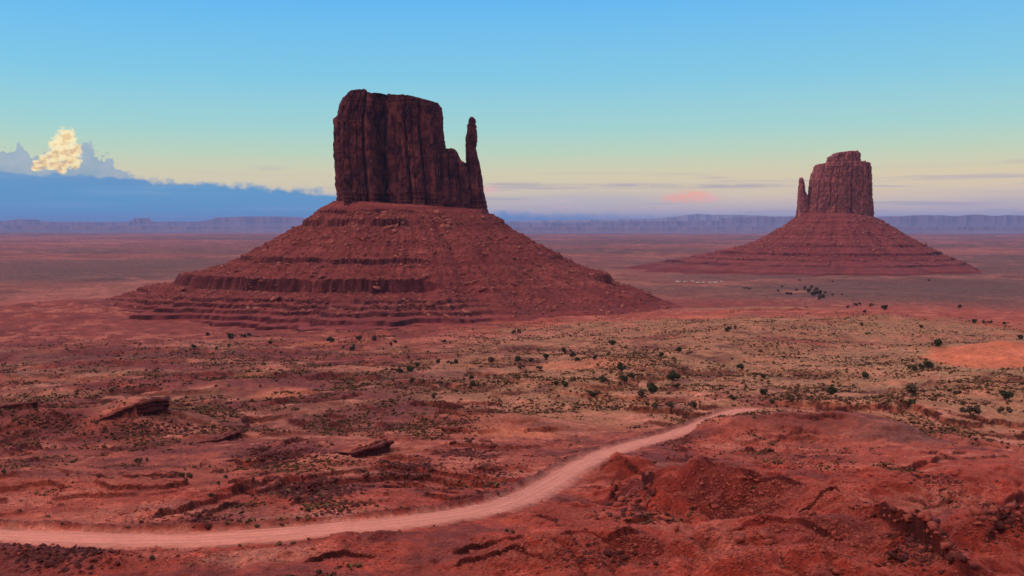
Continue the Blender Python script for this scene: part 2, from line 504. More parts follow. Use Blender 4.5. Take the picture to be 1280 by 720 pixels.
# ------------------------------------------------------------------ the ground
# crests: each a polyline of (px, py, distance) whose height is real and fixed, with the fall of its flanks and crest rounding
CRESTS = [
    ([(425, 663, 166), (445, 660, 167), (472, 666, 165)], .48, 1.0),
    ([(640, 633, 196), (662, 626, 198), (692, 636, 195)], .48, 1.0),
    ([(746, 576, 250), (764, 567, 254), (790, 572, 252), (815, 588, 246)], .50, 1.5),
    ([(800, 600, 213), (840, 584, 208), (875, 574, 206), (900, 578, 203), (945, 591, 199), (1010, 605, 190)], .62, .7),
    ([(930, 522, 352), (1000, 517, 356), (1060, 519, 350), (1110, 532, 335)], .26, 3.0),
    ([(1010, 606, 190), (1050, 621, 176), (1090, 640, 161)], .50, .8),
    ([(655, 640, 180), (690, 655, 168), (706, 682, 154)], .42, .8),
    ([(545, 694, 151), (600, 680, 158), (640, 678, 160)], .40, .8),
    ([(870, 658, 157), (960, 652, 159), (1045, 650, 158)], .34, .8),
    ([(930, 690, 140), (1000, 684, 143), (1070, 690, 142)], .40, .8),
    ([(330, 700, 148), (400, 690, 152), (430, 672, 160)], .38, .8),
    ([(1065, 628, 167), (1090, 640, 161), (1130, 662, 151), (1180, 690, 142), (1225, 725, 133)], .55, .8),
    ([(1120, 594, 230), (1200, 598, 225), (1300, 588, 235)], .16, 3.0),
    ([(1220, 642, 165), (1250, 633, 167), (1310, 640, 164)], .42, 1.2),
    ([(700, 670, 150), (760, 662, 155), (830, 669, 152), (880, 690, 145)], .36, 2.0),
    ([(-60, 682, 156), (40, 686, 154), (120, 694, 150)], .36, 1.5),
    ([(768, 613, 216), (800, 616, 212), (818, 630, 204)], .5, 1.0),
    ([(590, 674, 164), (670, 670, 162), (720, 692, 151)], .36, 1.5),
    ([(120, 524, 395), (165, 506, 418), (205, 508, 424)], .24, 1.5),
    ([(0, 592, 252), (60, 594, 250), (130, 600, 244), (190, 608, 236)], .2, 2.0),
    ([(170, 640, 202), (230, 622, 215), (300, 606, 233), (350, 594, 247)], .30, 1.5),
    ([(310, 572, 290), (360, 560, 306), (400, 566, 296), (455, 602, 250)], .28, 2.0),
    ([(470, 578, 282), (500, 572, 290), (532, 580, 281)], .34, 1.5),
    ([(560, 556, 316), (600, 552, 322), (640, 556, 315)], .26, 2.0),
    ([(0, 516, 400), (60, 512, 408)], .22, 1.5),
    ([(520, 520, 395), (580, 510, 412), (640, 516, 402)], .2, 2.0),
    ([(640, 474, 600), (760, 444, 760), (880, 419, 900), (1000, 403, 1000), (1120, 396, 1060)], .055, 8.0),
    ([(1185, 446, 690), (1240, 430, 722), (1330, 427, 735)], .15, 6.0),
    ([(820, 456, 640), (900, 432, 780), (965, 408, 950)], .12, 8.0),
    ([(1160, 492, 500), (1215, 478, 530), (1320, 474, 540)], .14, 4.0),
    ([(690, 478, 560), (790, 468, 620)], .10, 5.0),
    ([(1010, 470, 600), (1080, 452, 700)], .10, 5.0),
    ([(560, 480, 590), (420, 470, 640), (250, 474, 610)], .06, 5.0),
    ([(-120, 385, 1350), (0, 383, 1360), (90, 377, 1400)], .06, 10.0),
    ([(1090, 505, 440), (1180, 490, 480), (1330, 470, 540)], .10, 5.0),
]
_CR = []
for pts, sl_, k in CRESTS:
    w = []
    for (a, b, d) in pts:
        x, z = W(a, b, d)
        w.append((float(x), float(d), float(z)))
    _CR.append((np.array(w), sl_, k))

ROAD_PX = [(-140, 664), (-60, 668), (0, 672), (75, 676), (150, 678.5), (230, 678), (300, 675), (370, 669.5), (440, 662), (500, 656), (560, 648.5), (620, 637), (655, 625),
           (682, 611), (705, 596), (725, 583), (750, 571), (790, 558), (835, 546.5), (872, 533.5), (898, 522.5), (918, 515), (938, 513), (965, 514), (1010, 518),
           (1080, 530), (1150, 553), (1195, 567), (1280, 573), (1380, 582)]
_rp = np.array([on_base(*p) for p in ROAD_PX])


def resample(P, step, smooth=0):
    seg = np.linalg.norm(np.diff(P, axis=0), axis=1)
    s = np.concatenate([[0], np.cumsum(seg)])
    n = max(2, int(s[-1] / step))
    q = np.linspace(0, s[-1], n)
    out = np.stack([np.interp(q, s, P[:, k]) for k in range(P.shape[1])], 1)
    for _ in range(smooth):
        out[1:-1] = 0.25 * out[:-2] + 0.5 * out[1:-1] + 0.25 * out[2:]
    return out


ROAD = resample(_rp, 1.5, 14)
ROAD_Z = E(np.hypot(ROAD[:, 0], ROAD[:, 1])) + 0.35
ROAD_HALF = 4.05
_tan = np.gradient(ROAD, axis=0); _tan /= np.linalg.norm(_tan, axis=1)[:, None]
ROAD_N = np.stack([-_tan[:, 1], _tan[:, 0]], 1)     # points to the far side


def road_dist(x, y):
    """distance to the road centre line, signed side and road height; far away = 1e3"""
    d = np.full(x.shape, 1e3); sd = np.zeros(x.shape); z = np.zeros(x.shape)
    idx = np.nonzero((x > ROAD[:, 0].min() - 30) & (x < ROAD[:, 0].max() + 30) & (y > ROAD[:, 1].min() - 30) & (y < ROAD[:, 1].max() + 30))[0]
    P = ROAD[::2]; N = ROAD_N[::2]; Z = ROAD_Z[::2]
    for c in range(0, len(idx), 20000):
        i = idx[c:c + 20000]
        ddx = x[i, None] - P[None, :, 0]; ddy = y[i, None] - P[None, :, 1]
        q = ddx * ddx + ddy * ddy
        k = q.argmin(1); a = np.arange(len(i))
        off = ddx[a, k] * N[k, 0] + ddy[a, k] * N[k, 1]
        d[i] = np.sqrt(q[a, k]); sd[i] = off; z[i] = Z[k]
    return d, sd, z


# scarps: broken edges where a hard bed stands up out of the ground; (px, py[, distance]), height of the step, reach behind
LEDGES = [
    ([(118, 541), (150, 536), (180, 532), (209, 526)], 4.4, 40.0, 'tall dark overhanging rock outcrop standing on the left of the plain', 4, 3.0),
    ([(408, 577), (440, 572), (465, 567), (486, 561)], 3.01, 24.0, 'long black shadowed rock ledge leaning over a hollow left of the road bend', 3, 2.8),
    ([(236, 551), (272, 549), (301, 541)], 2.01, 20.0, 'short dark slab edge to the right of the tall outcrop at left', 2, 1.6),
    ([(-14, 522), (15, 517), (48, 513)], 2.31, 26.0, 'low dark ledge at the far left edge of the photo', 2, .8),
    ([(540, 538), (566, 541), (588, 543)], 2.21, 18.0, 'thin stepped ledge at the centre above the rubble mounds', 2, .7),
]
SCARPS = [q[:3] for q in LEDGES] + [
    ([(860, 578, 207), (880, 575, 205.5), (900, 579.5, 202.5), (920, 586, 200.5), (945, 592, 198.5), (975, 597, 195), (1012, 606, 189)], .75, 3.5),
    ([(1090, 640, 161), (1130, 663, 151), (1180, 692, 141), (1232, 730, 131)], 2.7, 7.0),
    ([(160, 655), (200, 648), (235, 640), (270, 628), (318, 611), (350, 601)], 1.3, 7.0),
    ([(200, 664), (240, 654), (270, 641), (300, 628)], 0.8, 4.0),
    ([(345, 640), (375, 628), (405, 612)], 1.1, 5.0),
    ([(700, 697), (725, 693), (760, 695), (800, 693)], 1.1, 4.0),
    ([(880, 667), (905, 669), (945, 668), (975, 676)], 0.8, 4.0),
    ([(1200, 657), (1235, 646), (1268, 642), (1310, 638)], 1.4, 5.0),
    ([(1205, 664), (1240, 655), (1285, 660)], 1.0, 4.0),
    ([(1085, 612), (1120, 612), (1150, 608), (1180, 600), (1205, 594)], 0.9, 6.0),
    ([(762, 626), (780, 619), (800, 620), (820, 634)], 1.6, 5.0),
    ([(0, 580), (25, 578), (68, 581)], 1.0, 8.0), ([(100, 560), (150, 563), (210, 556)], .9, 7.0), ([(30, 600), (90, 605), (150, 612)], .7, 8.0),
    ([(320, 502), (370, 498), (420, 500), (455, 494)], 2.0, 12.0), ([(470, 492), (520, 486), (560, 490)], 1.6, 12.0),
    ([(505, 513), (545, 511), (590, 516)], 1.8, 8.0), ([(535, 524), (575, 528), (625, 526)], 1.5, 8.0), ([(650, 538), (690, 534), (712, 533)], 1.4, 8.0),
    ([(20, 464), (90, 462), (170, 464), (260, 460)], 2.4, 20.0), ([(130, 491), (170, 490), (205, 487)], 1.8, 10.0), ([(0, 447), (60, 444), (140, 448), (300, 444), (430, 447)], 2.6, 30.0),
    ([(-10, 512), (20, 509), (60, 514), (100, 520)], 2.0, 10.0), ([(0, 536), (40, 534), (90, 540)], 1.2, 8.0), ([(400, 556), (370, 560), (330, 572)], 1.2, 7.0),
    ([(640, 450), (700, 447), (760, 449)], 1.6, 16.0), ([(905, 408), (960, 404), (1010, 406)], 2.6, 25.0), ([(850, 394), (930, 392), (1030, 393)], 2.0, 25.0),
    ([(1060, 525), (1090, 535), (1115, 548)], .9, 6.0), ([(930, 519, 352), (1000, 517, 352), (1062, 521, 346)], .8, 6.0), ([(955, 562), (1000, 556), (1040, 560)], .7, 6.0),
    ([(1150, 590), (1200, 605), (1270, 600)], .6, 8.0), ([(560, 700), (610, 690), (660, 696)], .6, 5.0), ([(660, 655), (690, 660), (702, 680)], .7, 5.0),
    ([(875, 692), (930, 685), (1000, 690), (1050, 702)], .8, 5.0), ([(990, 668), (1040, 662), (1080, 673)], .7, 4.0), ([(560, 712), (640, 700), (692, 712)], .7, 5.0), ([(380, 712), (430, 700), (470, 706)], .6, 4.0),
    ([(1130, 632), (1170, 640), (1200, 634)], .5, 4.0), ([(1225, 700), (1260, 690), (1300, 694)], .7, 5.0), ([(780, 655), (830, 650), (865, 660)], .7, 4.0),
    ([(250, 540), (275, 537), (300, 534)], 1.4, 8.0), ([(300, 560), (350, 552), (395, 556)], .9, 6.0), ([(745, 577, 250), (768, 568, 252), (800, 580, 247), (820, 592, 243)], .7, 5.0),
    ([(700, 605, 232), (740, 607, 228), (790, 606, 225)], .6, 6.0), ([(820, 545), (850, 553), (880, 560)], .7, 5.0),
]
_LEDGE_DROPS = {q[1] for q in LEDGES}
_SC = []
for pts, drop, fall in SCARPS:
    w = np.array([(float(W(q[0], q[1], q[2])[0]), float(q[2])) if len(q) == 3 else on_base(*q) for q in pts])
    _SC.append((w, drop, fall))

BUTTE1 = np.array([float(W(511, 255, 1500)[0]), 1505.0])
BUTTE2 = np.array([float(W(1046, 268, 3300)[0]), 3310.0])


def terrain(x, y, want_color=True):
    x = np.asarray(x, float).ravel(); y = np.asarray(y, float).ravel()
    r = np.hypot(x, y)
    h = E(r)
    wob = fbm2(x / 14.0, y / 14.0, 3, 5) * np.clip(r / 220.0, 0.4, 6) * 1.5
    rill = np.abs(fbm2(x / 7.0, y / 11.0, 4, 6)) * 2.6
    # rolling ground
    roll = fbm2(x / 210.0, y / 210.0, 4, 21) * 5.0 * sstep(230, 520, r) * (1 - 0.55 * sstep(700, 1500, r))
    roll += fbm2(x / 1700.0, y / 1700.0, 3, 31) * 9.0 * sstep(1600, 4500, r)
    h = h + roll
    # crests
    for C, slope, k in _CR:
        near = (x > C[:, 0].min() - 400) & (x < C[:, 0].max() + 400) & (y > C[:, 1].min() - 400) & (y < C[:, 1].max() + 400)
        i = np.nonzero(near)[0]
        if not len(i):
            continue
        xx, yy = x[i], y[i]
        v = np.full(len(i), -1e9)
        for a, b in zip(C[:-1], C[1:]):
            vx, vy = b[0] - a[0], b[1] - a[1]
            t = np.clip(((xx - a[0]) * vx + (yy - a[1]) * vy) / (vx * vx + vy * vy), 0, 1)
            d = np.hypot(xx - a[0] - t * vx, yy - a[1] - t * vy)
            d = np.maximum(0, d + wob[i] * 0.25 * sstep(0, 8, d) + rill[i] * sstep(1.5, 7, d) * min(1, slope * 2.2))
            v = np.maximum(v, a[2] + t * (b[2] - a[2]) - slope * (np.sqrt(d * d + (k * 1.6) ** 2) - k * 1.6))
        hh = h[i]
        kk = k * 1.3
        h[i] = np.maximum(hh, v) + kk * 0.25 * np.maximum(0, 1 - np.abs(hh - v) / kk) ** 2
    for (px_, py_, rx_, ry_, dep) in ((1110, 498, 45, 70, 5.0), (730, 520, 40, 40, 3.0), (560, 600, 22, 16, 2.0), (1000, 480, 60, 50, 3.5), (610, 500, 60, 45, 3.5), (300, 520, 50, 35, 3.0)):
        bx, by = on_base(px_, py_)
        h = h - dep * np.exp(-((x - bx) / rx_) ** 2 - ((y - by) / ry_) ** 2)
    # eroded mid and small relief
    z1 = sstep(100, 150, r) * (1 - sstep(1500, 4000, r))
    rid = 1 - np.abs(fbm2(x / 34.0, y / 34.0, 4, 41))
    fore = 1 - sstep(240, 330, r)
    h = h + z1 * (fbm2(x / 47.0, y / 47.0, 4, 44) * (0.55 + 1.25 * sstep(250, 500, r)) + (rid - 0.6) * 1.1 * (0.35 + 0.4 * (1 - fore)))
    gully = np.abs(fbm2(x / 9.0, y / 9.0, 4, 51))
    h = h + z1 * (0.75 - gully) * (0.55 + 0.1 * fore)
    wash = np.clip(1 - np.abs(fbm2(x / 17.0 + .4 * fbm2(x / 30.0, y / 30.0, 2, 8), y / 24.0, 3, 47)) * 2.6, 0, 1) ** 1.6
    h = h - z1 * fore * sstep(-10, 25, x) * wash * 1.7
    # strata ledges, tilted so that the risers look back to the viewer
    rel = h - E(r)
    warp = fbm2(x / 60.0, y / 60.0, 6, 61, 0.56) * 2.2
    mask_l = np.clip(fbm2(x / 95.0, y / 95.0, 3, 71) * 1.5 + 0.45, 0, 1) * sstep(150, 230, r) * (1 - 0.8 * sstep(520, 760, r) * sstep(-60, 120, x)) * (1 - sstep(1300, 2400, r))
    mask_l *= 1 - 0.75 * sstep(500, 1100, r)
    mask_l *= 1 - .85 * sstep(-10, 30, x) * (1 - sstep(240, 330, r))
    step = np.where(r < 260, 1.8, np.where(r < 520, 2.6, 4.2))
    step = 1.8 + 2.6 * sstep(200, 700, r)
    u = (rel * 1.0 + 0.052 * r + 0.02 * x + warp) / step
    fu = u - np.floor(u)
    S = np.floor(u) + sstep(0.84, 0.95, fu)
    h = h + mask_l * step * 0.92 * (S - u)
    riser = sstep(0.83, 0.88, fu) * (1 - sstep(0.93, 0.97, fu)) * mask_l
    lip = np.zeros(len(x))
    jag = fbm2(x / 4.5, y / 4.5, 4, 77) * 1.3 + fbm2(x / 16.0, y / 16.0, 2, 78) * 1.6
    for C, drop, fall in _SC:
        i = np.nonzero((x > C[:, 0].min() - 45) & (x < C[:, 0].max() + 45) & (y > C[:, 1].min() - 45) & (y < C[:, 1].max() + 45))[0]
        if not len(i):
            continue
        xx, yy = x[i], y[i]
        L = np.concatenate([[0], np.cumsum(np.hypot(*np.diff(C, axis=0).T))])
        bd = np.full(len(i), 1e9); bs = np.zeros(len(i)); bt = np.zeros(len(i))
        for k in range(len(C) - 1):
            a, b = C[k], C[k + 1]
            vx, vy = b - a; ln = math.hypot(vx, vy)
            t = np.clip(((xx - a[0]) * vx + (yy - a[1]) * vy) / (ln * ln), 0, 1)
            d = np.hypot(xx - a[0] - t * vx, yy - a[1] - t * vy)
            nx, ny = -vy / ln, vx / ln
            if nx * -a[0] + ny * -a[1] < 0:
                nx, ny = -nx, -ny
            sd = (xx - a[0]) * nx + (yy - a[1]) * ny
            m = d < bd
            bd = np.where(m, d, bd); bs = np.where(m, np.sign(sd) * d, bs); bt = np.where(m, (L[k] + t * ln) / L[-1], bt)
        sg = float(np.clip(np.hypot(*C.mean(0)) / 260.0, .6, 2.2))
        s2 = bs + jag[i] * .7 * sg
        end = np.clip(np.minimum(bt, 1 - bt) / .12, 0, 1) * np.clip(.75 + .8 * gn2(bt * L[-1] / 9.0, bt * 0 + drop * 7, 79), 0, 1.3)
        if drop in _LEDGE_DROPS:
            end = np.clip(np.minimum(bt / .65, (1 - bt) / .05), 0, 1)
        end = np.where(bd > 44, 0, end)
        up = (1 - sstep(-.10 * sg, .22 * sg, s2)) * np.exp(-np.maximum(0, -s2) / fall)
        h[i] += drop * end * (up - .45 * sstep(-.1, .3, s2) * np.exp(-np.maximum(0, s2) / (fall * .5)))
        lip[i] = np.maximum(lip[i], end * np.exp(-((s2 - .10 * sg) / (.40 * sg)) ** 2))
    riser = np.maximum(riser, lip)
    # stones
    h = h + sstep(100, 140, r) * (1 - sstep(500, 900, r)) * (fbm2(x / 2.6, y / 2.6, 3, 81) * (0.16 - .04 * fore) + np.maximum(0, fbm2(x / 3.3, y / 3.3, 3, 83) - 0.30) * (0.9 - 0.35 * fore))
    # road bench
    rd, side, rz = road_dist(x, y)
    wr = sstep(ROAD_HALF + 0.8, ROAD_HALF + 9.0, rd)
    h = np.where(rd < 900, rz + (h - rz) * wr, h)
    far = (side > 0) & (rd < 40)
    berm = np.exp(-((rd - ROAD_HALF - 1.9) / 0.9) ** 2) * (0.95 + 0.6 * gn2(x / 9, y / 9, 91)) * far
    berm2 = np.exp(-((rd - ROAD_HALF - 1.5) / 0.8) ** 2) * np.clip(0.25 + 0.7 * gn2(x / 7, y / 7, 92), 0, 1) * (~far) * (rd < 40)
    h = h + berm * 1.15 + berm2 * 0.8
    # the ground falls in front of the two buttes' aprons is left to their own slopes
    if not want_color:
        return h
    # ---------------------------------------------------------------- what the ground is made of
    A = np.array([0.345, 0.088, 0.060]); B = np.array([0.335, 0.062, 0.042]); C_ = np.array([0.48, 0.175, 0.125])
    Dk = np.array([0.150, 0.042, 0.042]); Tan = np.array([0.36, 0.205, 0.112]); Gy = np.array([0.130, 0.068, 0.058]); Far = np.array([0.240, 0.082, 0.064])
    Or = np.array([0.56, 0.175, 0.095])

    def mixc(c, col, f):
        f = np.clip(f, 0, 1)[:, None]
        return c + (col - c) * f
    n1 = fbm2(x / 80.0, y / 80.0, 4, 101); n2 = fbm2(x / 22.0, y / 22.0, 4, 103); n3 = fbm2(x / 400.0, y / 400.0, 4, 105); n4 = fbm2(x / 2600.0, y / 2600.0, 4, 107)
    n5 = fbm2(x / 6.0, y / 6.0, 4, 109)
    c = np.repeat(A[None], len(x), 0)
    c = mixc(c, B, (1 - sstep(190, 300, r)) + sstep(20, 60, x) * (1 - sstep(300, 380, r)) * 0.6)
    mid = sstep(330, 520, r) * (1 - sstep(1080, 1190, r + 110 * n1))
    scr = mid * sstep(-0.35, 0.35, n1 * 0.8 + n3 * 0.6 - 0.15 + 0.75 * sstep(-160, 60, x))
    c = mixc(c, Tan, scr * 0.66)
    lft = sstep(235, 400, r) * (1 - sstep(1400, 2200, r)) * (1 - sstep(-120, 60, x + 30 * n1))
    c = mixc(c, np.array([0.165, 0.042, 0.036]), lft * (.62 + .25 * n3))
    c = mixc(c, C_, sstep(0.12, 0.5, n2 * 0.7 + n1 * 0.5) * 0.55 * (1 - 0.5 * fore))
    c = mixc(c, Dk, sstep(0.08, 0.5, -n1 * 0.7 - n2 * 0.55) * 0.72 * (1 - 0.6 * sstep(700, 1100, r) * sstep(0, 100, x)))
    # far plain in long muted stripes
    fa = sstep(1500, 2300, r)
    c = mixc(c, Far, fa)
    c = mixc(c, Gy, fa * sstep(-0.05, 0.45, n4 + 0.25 * n3) * 0.8)
    c = mixc(c, C_ * 0.85, fa * sstep(0.15, 0.6, -n4 + 0.4 * n3) * 0.55)

    c = c * (1 + fa * (.30 * fbm2(x / 130.0, y / 260.0, 4, 121) + .16 * fbm2(x / 35.0, y / 70.0, 3, 123)))[:, None]
    wsh = np.clip(1 - np.abs(fbm2(x / 900.0, y / 900.0, 4, 125)) * 9, 0, 1) * fa
    c = mixc(c, C_ * .95, wsh * .5)

    def blob(c, px, py, rx, ry, col, f, d=None, edge=0.45, wobble=0.5, rot=0.0):
        if d is None:
            bx, by = on_base(px, py)
        else:
            bx, by = float(W(px, py, d)[0]), d
        qx, qy = x - bx, y - by
        if rot:
            qx, qy = qx * math.cos(rot) + qy * math.sin(rot), -qx * math.sin(rot) + qy * math.cos(rot)
        q = np.hypot(qx / rx, qy / ry) + n2 * wobble * 0.5 + n5 * wobble * 0.25
        return mixc(c, np.array(col), f * (1 - sstep(1 - edge, 1 + edge, q)))
    for (px, py, rx, ry, col, f) in (
            (150, 331, 650, 900, Gy, .75), (900, 386, 190, 260, np.array([0.235, 0.058, 0.046]), .9), (760, 398, 120, 120, np.array([0.25, 0.064, 0.05]), .7), (300, 412, 260, 110, np.array([0.24, 0.064, 0.052]), .6), (20, 345, 300, 250, Gy * 1.1, .5), (1110, 362, 330, 330, Gy, .7), (1240, 360, 250, 250, Gy, .5),
            (1050, 330, 500, 260, Far * .9, .5),
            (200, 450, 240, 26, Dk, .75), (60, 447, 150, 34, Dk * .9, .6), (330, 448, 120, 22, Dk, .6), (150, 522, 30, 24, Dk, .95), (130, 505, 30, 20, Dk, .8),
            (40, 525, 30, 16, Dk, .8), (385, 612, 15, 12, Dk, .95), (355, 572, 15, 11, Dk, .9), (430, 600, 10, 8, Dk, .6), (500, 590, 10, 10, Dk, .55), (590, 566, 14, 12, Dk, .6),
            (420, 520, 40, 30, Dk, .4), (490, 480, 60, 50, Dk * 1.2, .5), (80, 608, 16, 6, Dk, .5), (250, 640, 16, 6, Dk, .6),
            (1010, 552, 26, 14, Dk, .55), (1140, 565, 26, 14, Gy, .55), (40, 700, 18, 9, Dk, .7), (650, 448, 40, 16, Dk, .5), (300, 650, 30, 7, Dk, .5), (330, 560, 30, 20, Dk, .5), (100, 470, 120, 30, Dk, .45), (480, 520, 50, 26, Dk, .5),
            (355, 490, 16, 22, Or, .75), (450, 465, 22, 18, C_, .6), (625, 540, 22, 14, Or * .9, .65), (870, 415, 35, 40, Or, .6),
            (730, 468, 40, 30, Or * .95, .5), (405, 433, 35, 22, Or * .9, .6), (620, 430, 90, 45, C_, .65), (225, 434, 45, 20, C_, .7),
            (70, 386, 70, 60, C_, .6), (300, 425, 80, 20, C_, .45), (20, 478, 30, 20, Or * .8, .5), (330, 468, 16, 14, C_, .6),
            (1000, 365, 40, 40, C_, .6), (640, 590, 9, 6, C_, .5), (395, 650, 12, 7, C_, .7), (470, 640, 14, 5, C_, .3), (430, 590, 9, 6, C_, .6),
            (330, 700, 10, 6, C_, .7), (100, 650, 40, 8, C_, .35), (1270, 560, 14, 12, C_, .9), (1180, 640, 10, 12, C_, .45),
            (900, 500, 60, 30, C_, .35), (950, 400, 120, 60, Tan, .5), (1050, 430, 120, 90, Tan * .95, .4), (840, 585, 10, 6, C_, .4)):
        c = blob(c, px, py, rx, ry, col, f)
    c = blob(c, 1250, 452, 110, 120, Tan, .6, d=670)
    c = blob(c, 1262, 447, 52, 66, Or, 1.0, d=672, edge=.12, wobble=.35)
    # bare bedrock where the ledges break
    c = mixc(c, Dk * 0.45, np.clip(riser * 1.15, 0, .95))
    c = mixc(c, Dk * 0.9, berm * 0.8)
    rdm = 1 - sstep(ROAD_HALF + 0.2, ROAD_HALF + 2.2, rd + n5 * 0.9)
    c = mixc(c, np.array([0.50, 0.20, 0.155]), rdm * 0.8)
    c = c * (1 + 0.22 * n5[:, None] + 0.12 * n2[:, None])
    scrub = np.clip(scr * 0.9 * (0.35 + 0.65 * sstep(-.2, .4, fbm2(x / 40, y / 40, 3, 113))) + fa * 0.25 * (1 - sstep(3500, 6000, r)), 0, 1) * sstep(420, 700, r)
    sand = 1 - sstep(.8, 1.1, np.hypot((x - W(1262, 447, 672)[0]) / 52, (y - 672) / 66))
    scrub = scrub * (1 - sand)
    c = c * np.array([0.94, 0.92, 0.89])
    return h, np.clip(c, 0.01, 0.8), scrub, riser, rdm


def ground_z(x, y):
    return terrain(np.atleast_1d(x), np.atleast_1d(y), False)


# one sheet all round the viewer, finest where the photo looks
az_f = np.radians(np.linspace(-29.5, 29.5, 1180))
az_b = np.radians(np.concatenate([np.linspace(29.5, 60, 40)[1:], np.linspace(60, 300, 90)[1:-1], np.linspace(300, 330.5, 40)[:-1]]))
AZ = np.concatenate([az_f, az_b])
ys = np.linspace(752, 300, 880)                      # rows spaced evenly as seen from the overlook
rd_ = np.geomspace(60, 60000, 20000)
yy_ = HORIZON - E(rd_) / rd_ * F
rows = np.interp(-ys, -yy_, rd_)
rows = np.concatenate([[0.5, 3, 6, 10, 16, 25, 40, 60, 80, 95, 105, 112], rows[rows > 114], np.geomspace(rows[-1] * 1.02, 80000, 60)])
RR, AA = np.meshgrid(rows, AZ, indexing='ij')
gx, gy = (RR * np.sin(AA)).ravel(), (RR * np.cos(AA)).ravel()
gh, gcol, gscrub, griser, groad = terrain(gx, gy)
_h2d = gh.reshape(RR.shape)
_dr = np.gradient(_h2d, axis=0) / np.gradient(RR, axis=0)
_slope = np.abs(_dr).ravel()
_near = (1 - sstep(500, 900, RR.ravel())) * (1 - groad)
_steep_shade = (sstep(.18, .55, _slope) * _near)[:, None]  # shade of the steep faces, painted into the ground colour
gcol = gcol + (gcol * np.array([0.66, 0.52, 0.52]) - gcol) * _steep_shade
_flat_light = ((1 - sstep(.02, .16, _slope)) * _near)[:, None]  # light on level ground, painted in as a paler tone
gcol = gcol + (gcol * np.array([1.10, 1.22, 1.22]) - gcol) * _flat_light
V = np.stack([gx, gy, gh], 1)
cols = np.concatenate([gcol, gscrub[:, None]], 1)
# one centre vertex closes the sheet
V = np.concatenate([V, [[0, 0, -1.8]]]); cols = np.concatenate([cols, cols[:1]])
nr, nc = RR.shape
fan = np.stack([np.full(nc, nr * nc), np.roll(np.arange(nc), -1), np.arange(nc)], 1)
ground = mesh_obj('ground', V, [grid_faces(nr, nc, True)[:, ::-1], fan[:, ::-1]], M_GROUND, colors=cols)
tag(ground, 'red desert ground with ledges, low hills and a wide plain running to the horizon', 'ground', kind='structure')

# ------------------------------------------------------------------ the dirt road
def build_road():
    m, t, p, co = new_mat('dirt_road_surface')
    at = t.n.new('ShaderNodeAttribute'); at.attribute_name = 'albedo'
    n1 = t.noise(co, 1.1, 6.0, 0.65)
    v = t.mapr(n1, 0.3, 0.7, 0.86, 1.14)
    t.l.new(t.mix(1.0, at.outputs['Color'], t.xyz(v, v, v), 'MULTIPLY'), p.inputs['Base Color'])
    add_bump(t, p, t.noise(co, 2.0, 6.0, 0.6), 0.3, 0.2)
    n = len(ROAD); k = 19
    off = np.linspace(-1, 1, k)
    s = np.arange(n) * 1.5
    wob = 0.75 * fbm2(s / 16.0, s * 0 + 1.5, 5, 5, .6)
    wob2 = 0.75 * fbm2(s / 13.0, s * 0 + 9.5, 5, 6, .6)
    half = ROAD_HALF + np.where(off[None, :] > 0, wob[:, None], wob2[:, None])
    O = off[None, :] * half
    P = ROAD[:, None, :] + ROAD_N[:, None, :] * O[..., None]
    z = ROAD_Z[:, None] + 0.10 + 0.05 * (1 - off[None, :] ** 2) - 0.16 * (np.abs(off[None, :]) > 0.98)
    V = np.concatenate([P, z[..., None]], 2).reshape(-1, 3)
    S2 = np.repeat(s[:, None], k, 1).ravel(); O2 = O.ravel()
    tr = fbm2(S2 / 40.0, O2 / 0.55, 3, 15) * 0.16 + fbm2(S2 / 9.0, O2 / 2.0, 3, 16) * 0.10
    ruts = -0.24 * (np.exp(-((np.abs(O2 - 1.6) - .85) / .3) ** 2) + np.exp(-((np.abs(O2 + 1.7) - .85) / .3) ** 2))
    crown = 0.10 * np.exp(-(O2 / 3.0) ** 2)
    c = np.array([0.57, 0.235, 0.175])[None] * (1 + tr + ruts * 0.6 + crown)[:, None]
    edge = sstep(.70, 1.0, np.repeat(np.abs(off)[None], n, 0).ravel() + .22 * fbm2(S2 / 4.0, O2 / 2.0, 3, 18))[:, None]
    c = c + (np.array([0.36, 0.105, 0.074])[None] - c) * edge * .55
    o = mesh_obj('road', V, grid_faces(n, k), m, colors=c)
    tag(o, 'pale pink dirt road curving across the red hills', 'road', kind='structure')


build_road()


# ------------------------------------------------------------------ where photo pixels meet the built ground
def hit(pxs, pys):
    pxs = np.atleast_1d(np.asarray(pxs, float)); pys = np.atleast_1d(np.asarray(pys, float))
    a, b = ray(pxs, pys)
    d0 = np.geomspace(112, 6000, 380)
    A2, D2 = a[:, None] * d0[None], np.repeat(d0[None], len(a), 0)
    f = b[:, None] * D2 < ground_z(A2, D2).reshape(A2.shape)
    k = np.where(f.any(1), f.argmax(1), len(d0) - 1)
    lo, hi = d0[np.maximum(k - 1, 0)], d0[k]
    D3 = lo[:, None] + (hi - lo)[:, None] * np.linspace(0, 1, 9)[None]
    A3 = a[:, None] * D3
    Z3 = ground_z(A3, D3).reshape(A3.shape)
    f = b[:, None] * D3 < Z3
    k = np.where(f.any(1), f.argmax(1), 8)
    i = np.arange(len(a))
    return np.stack([A3[i, k], D3[i, k], Z3[i, k]], 1)


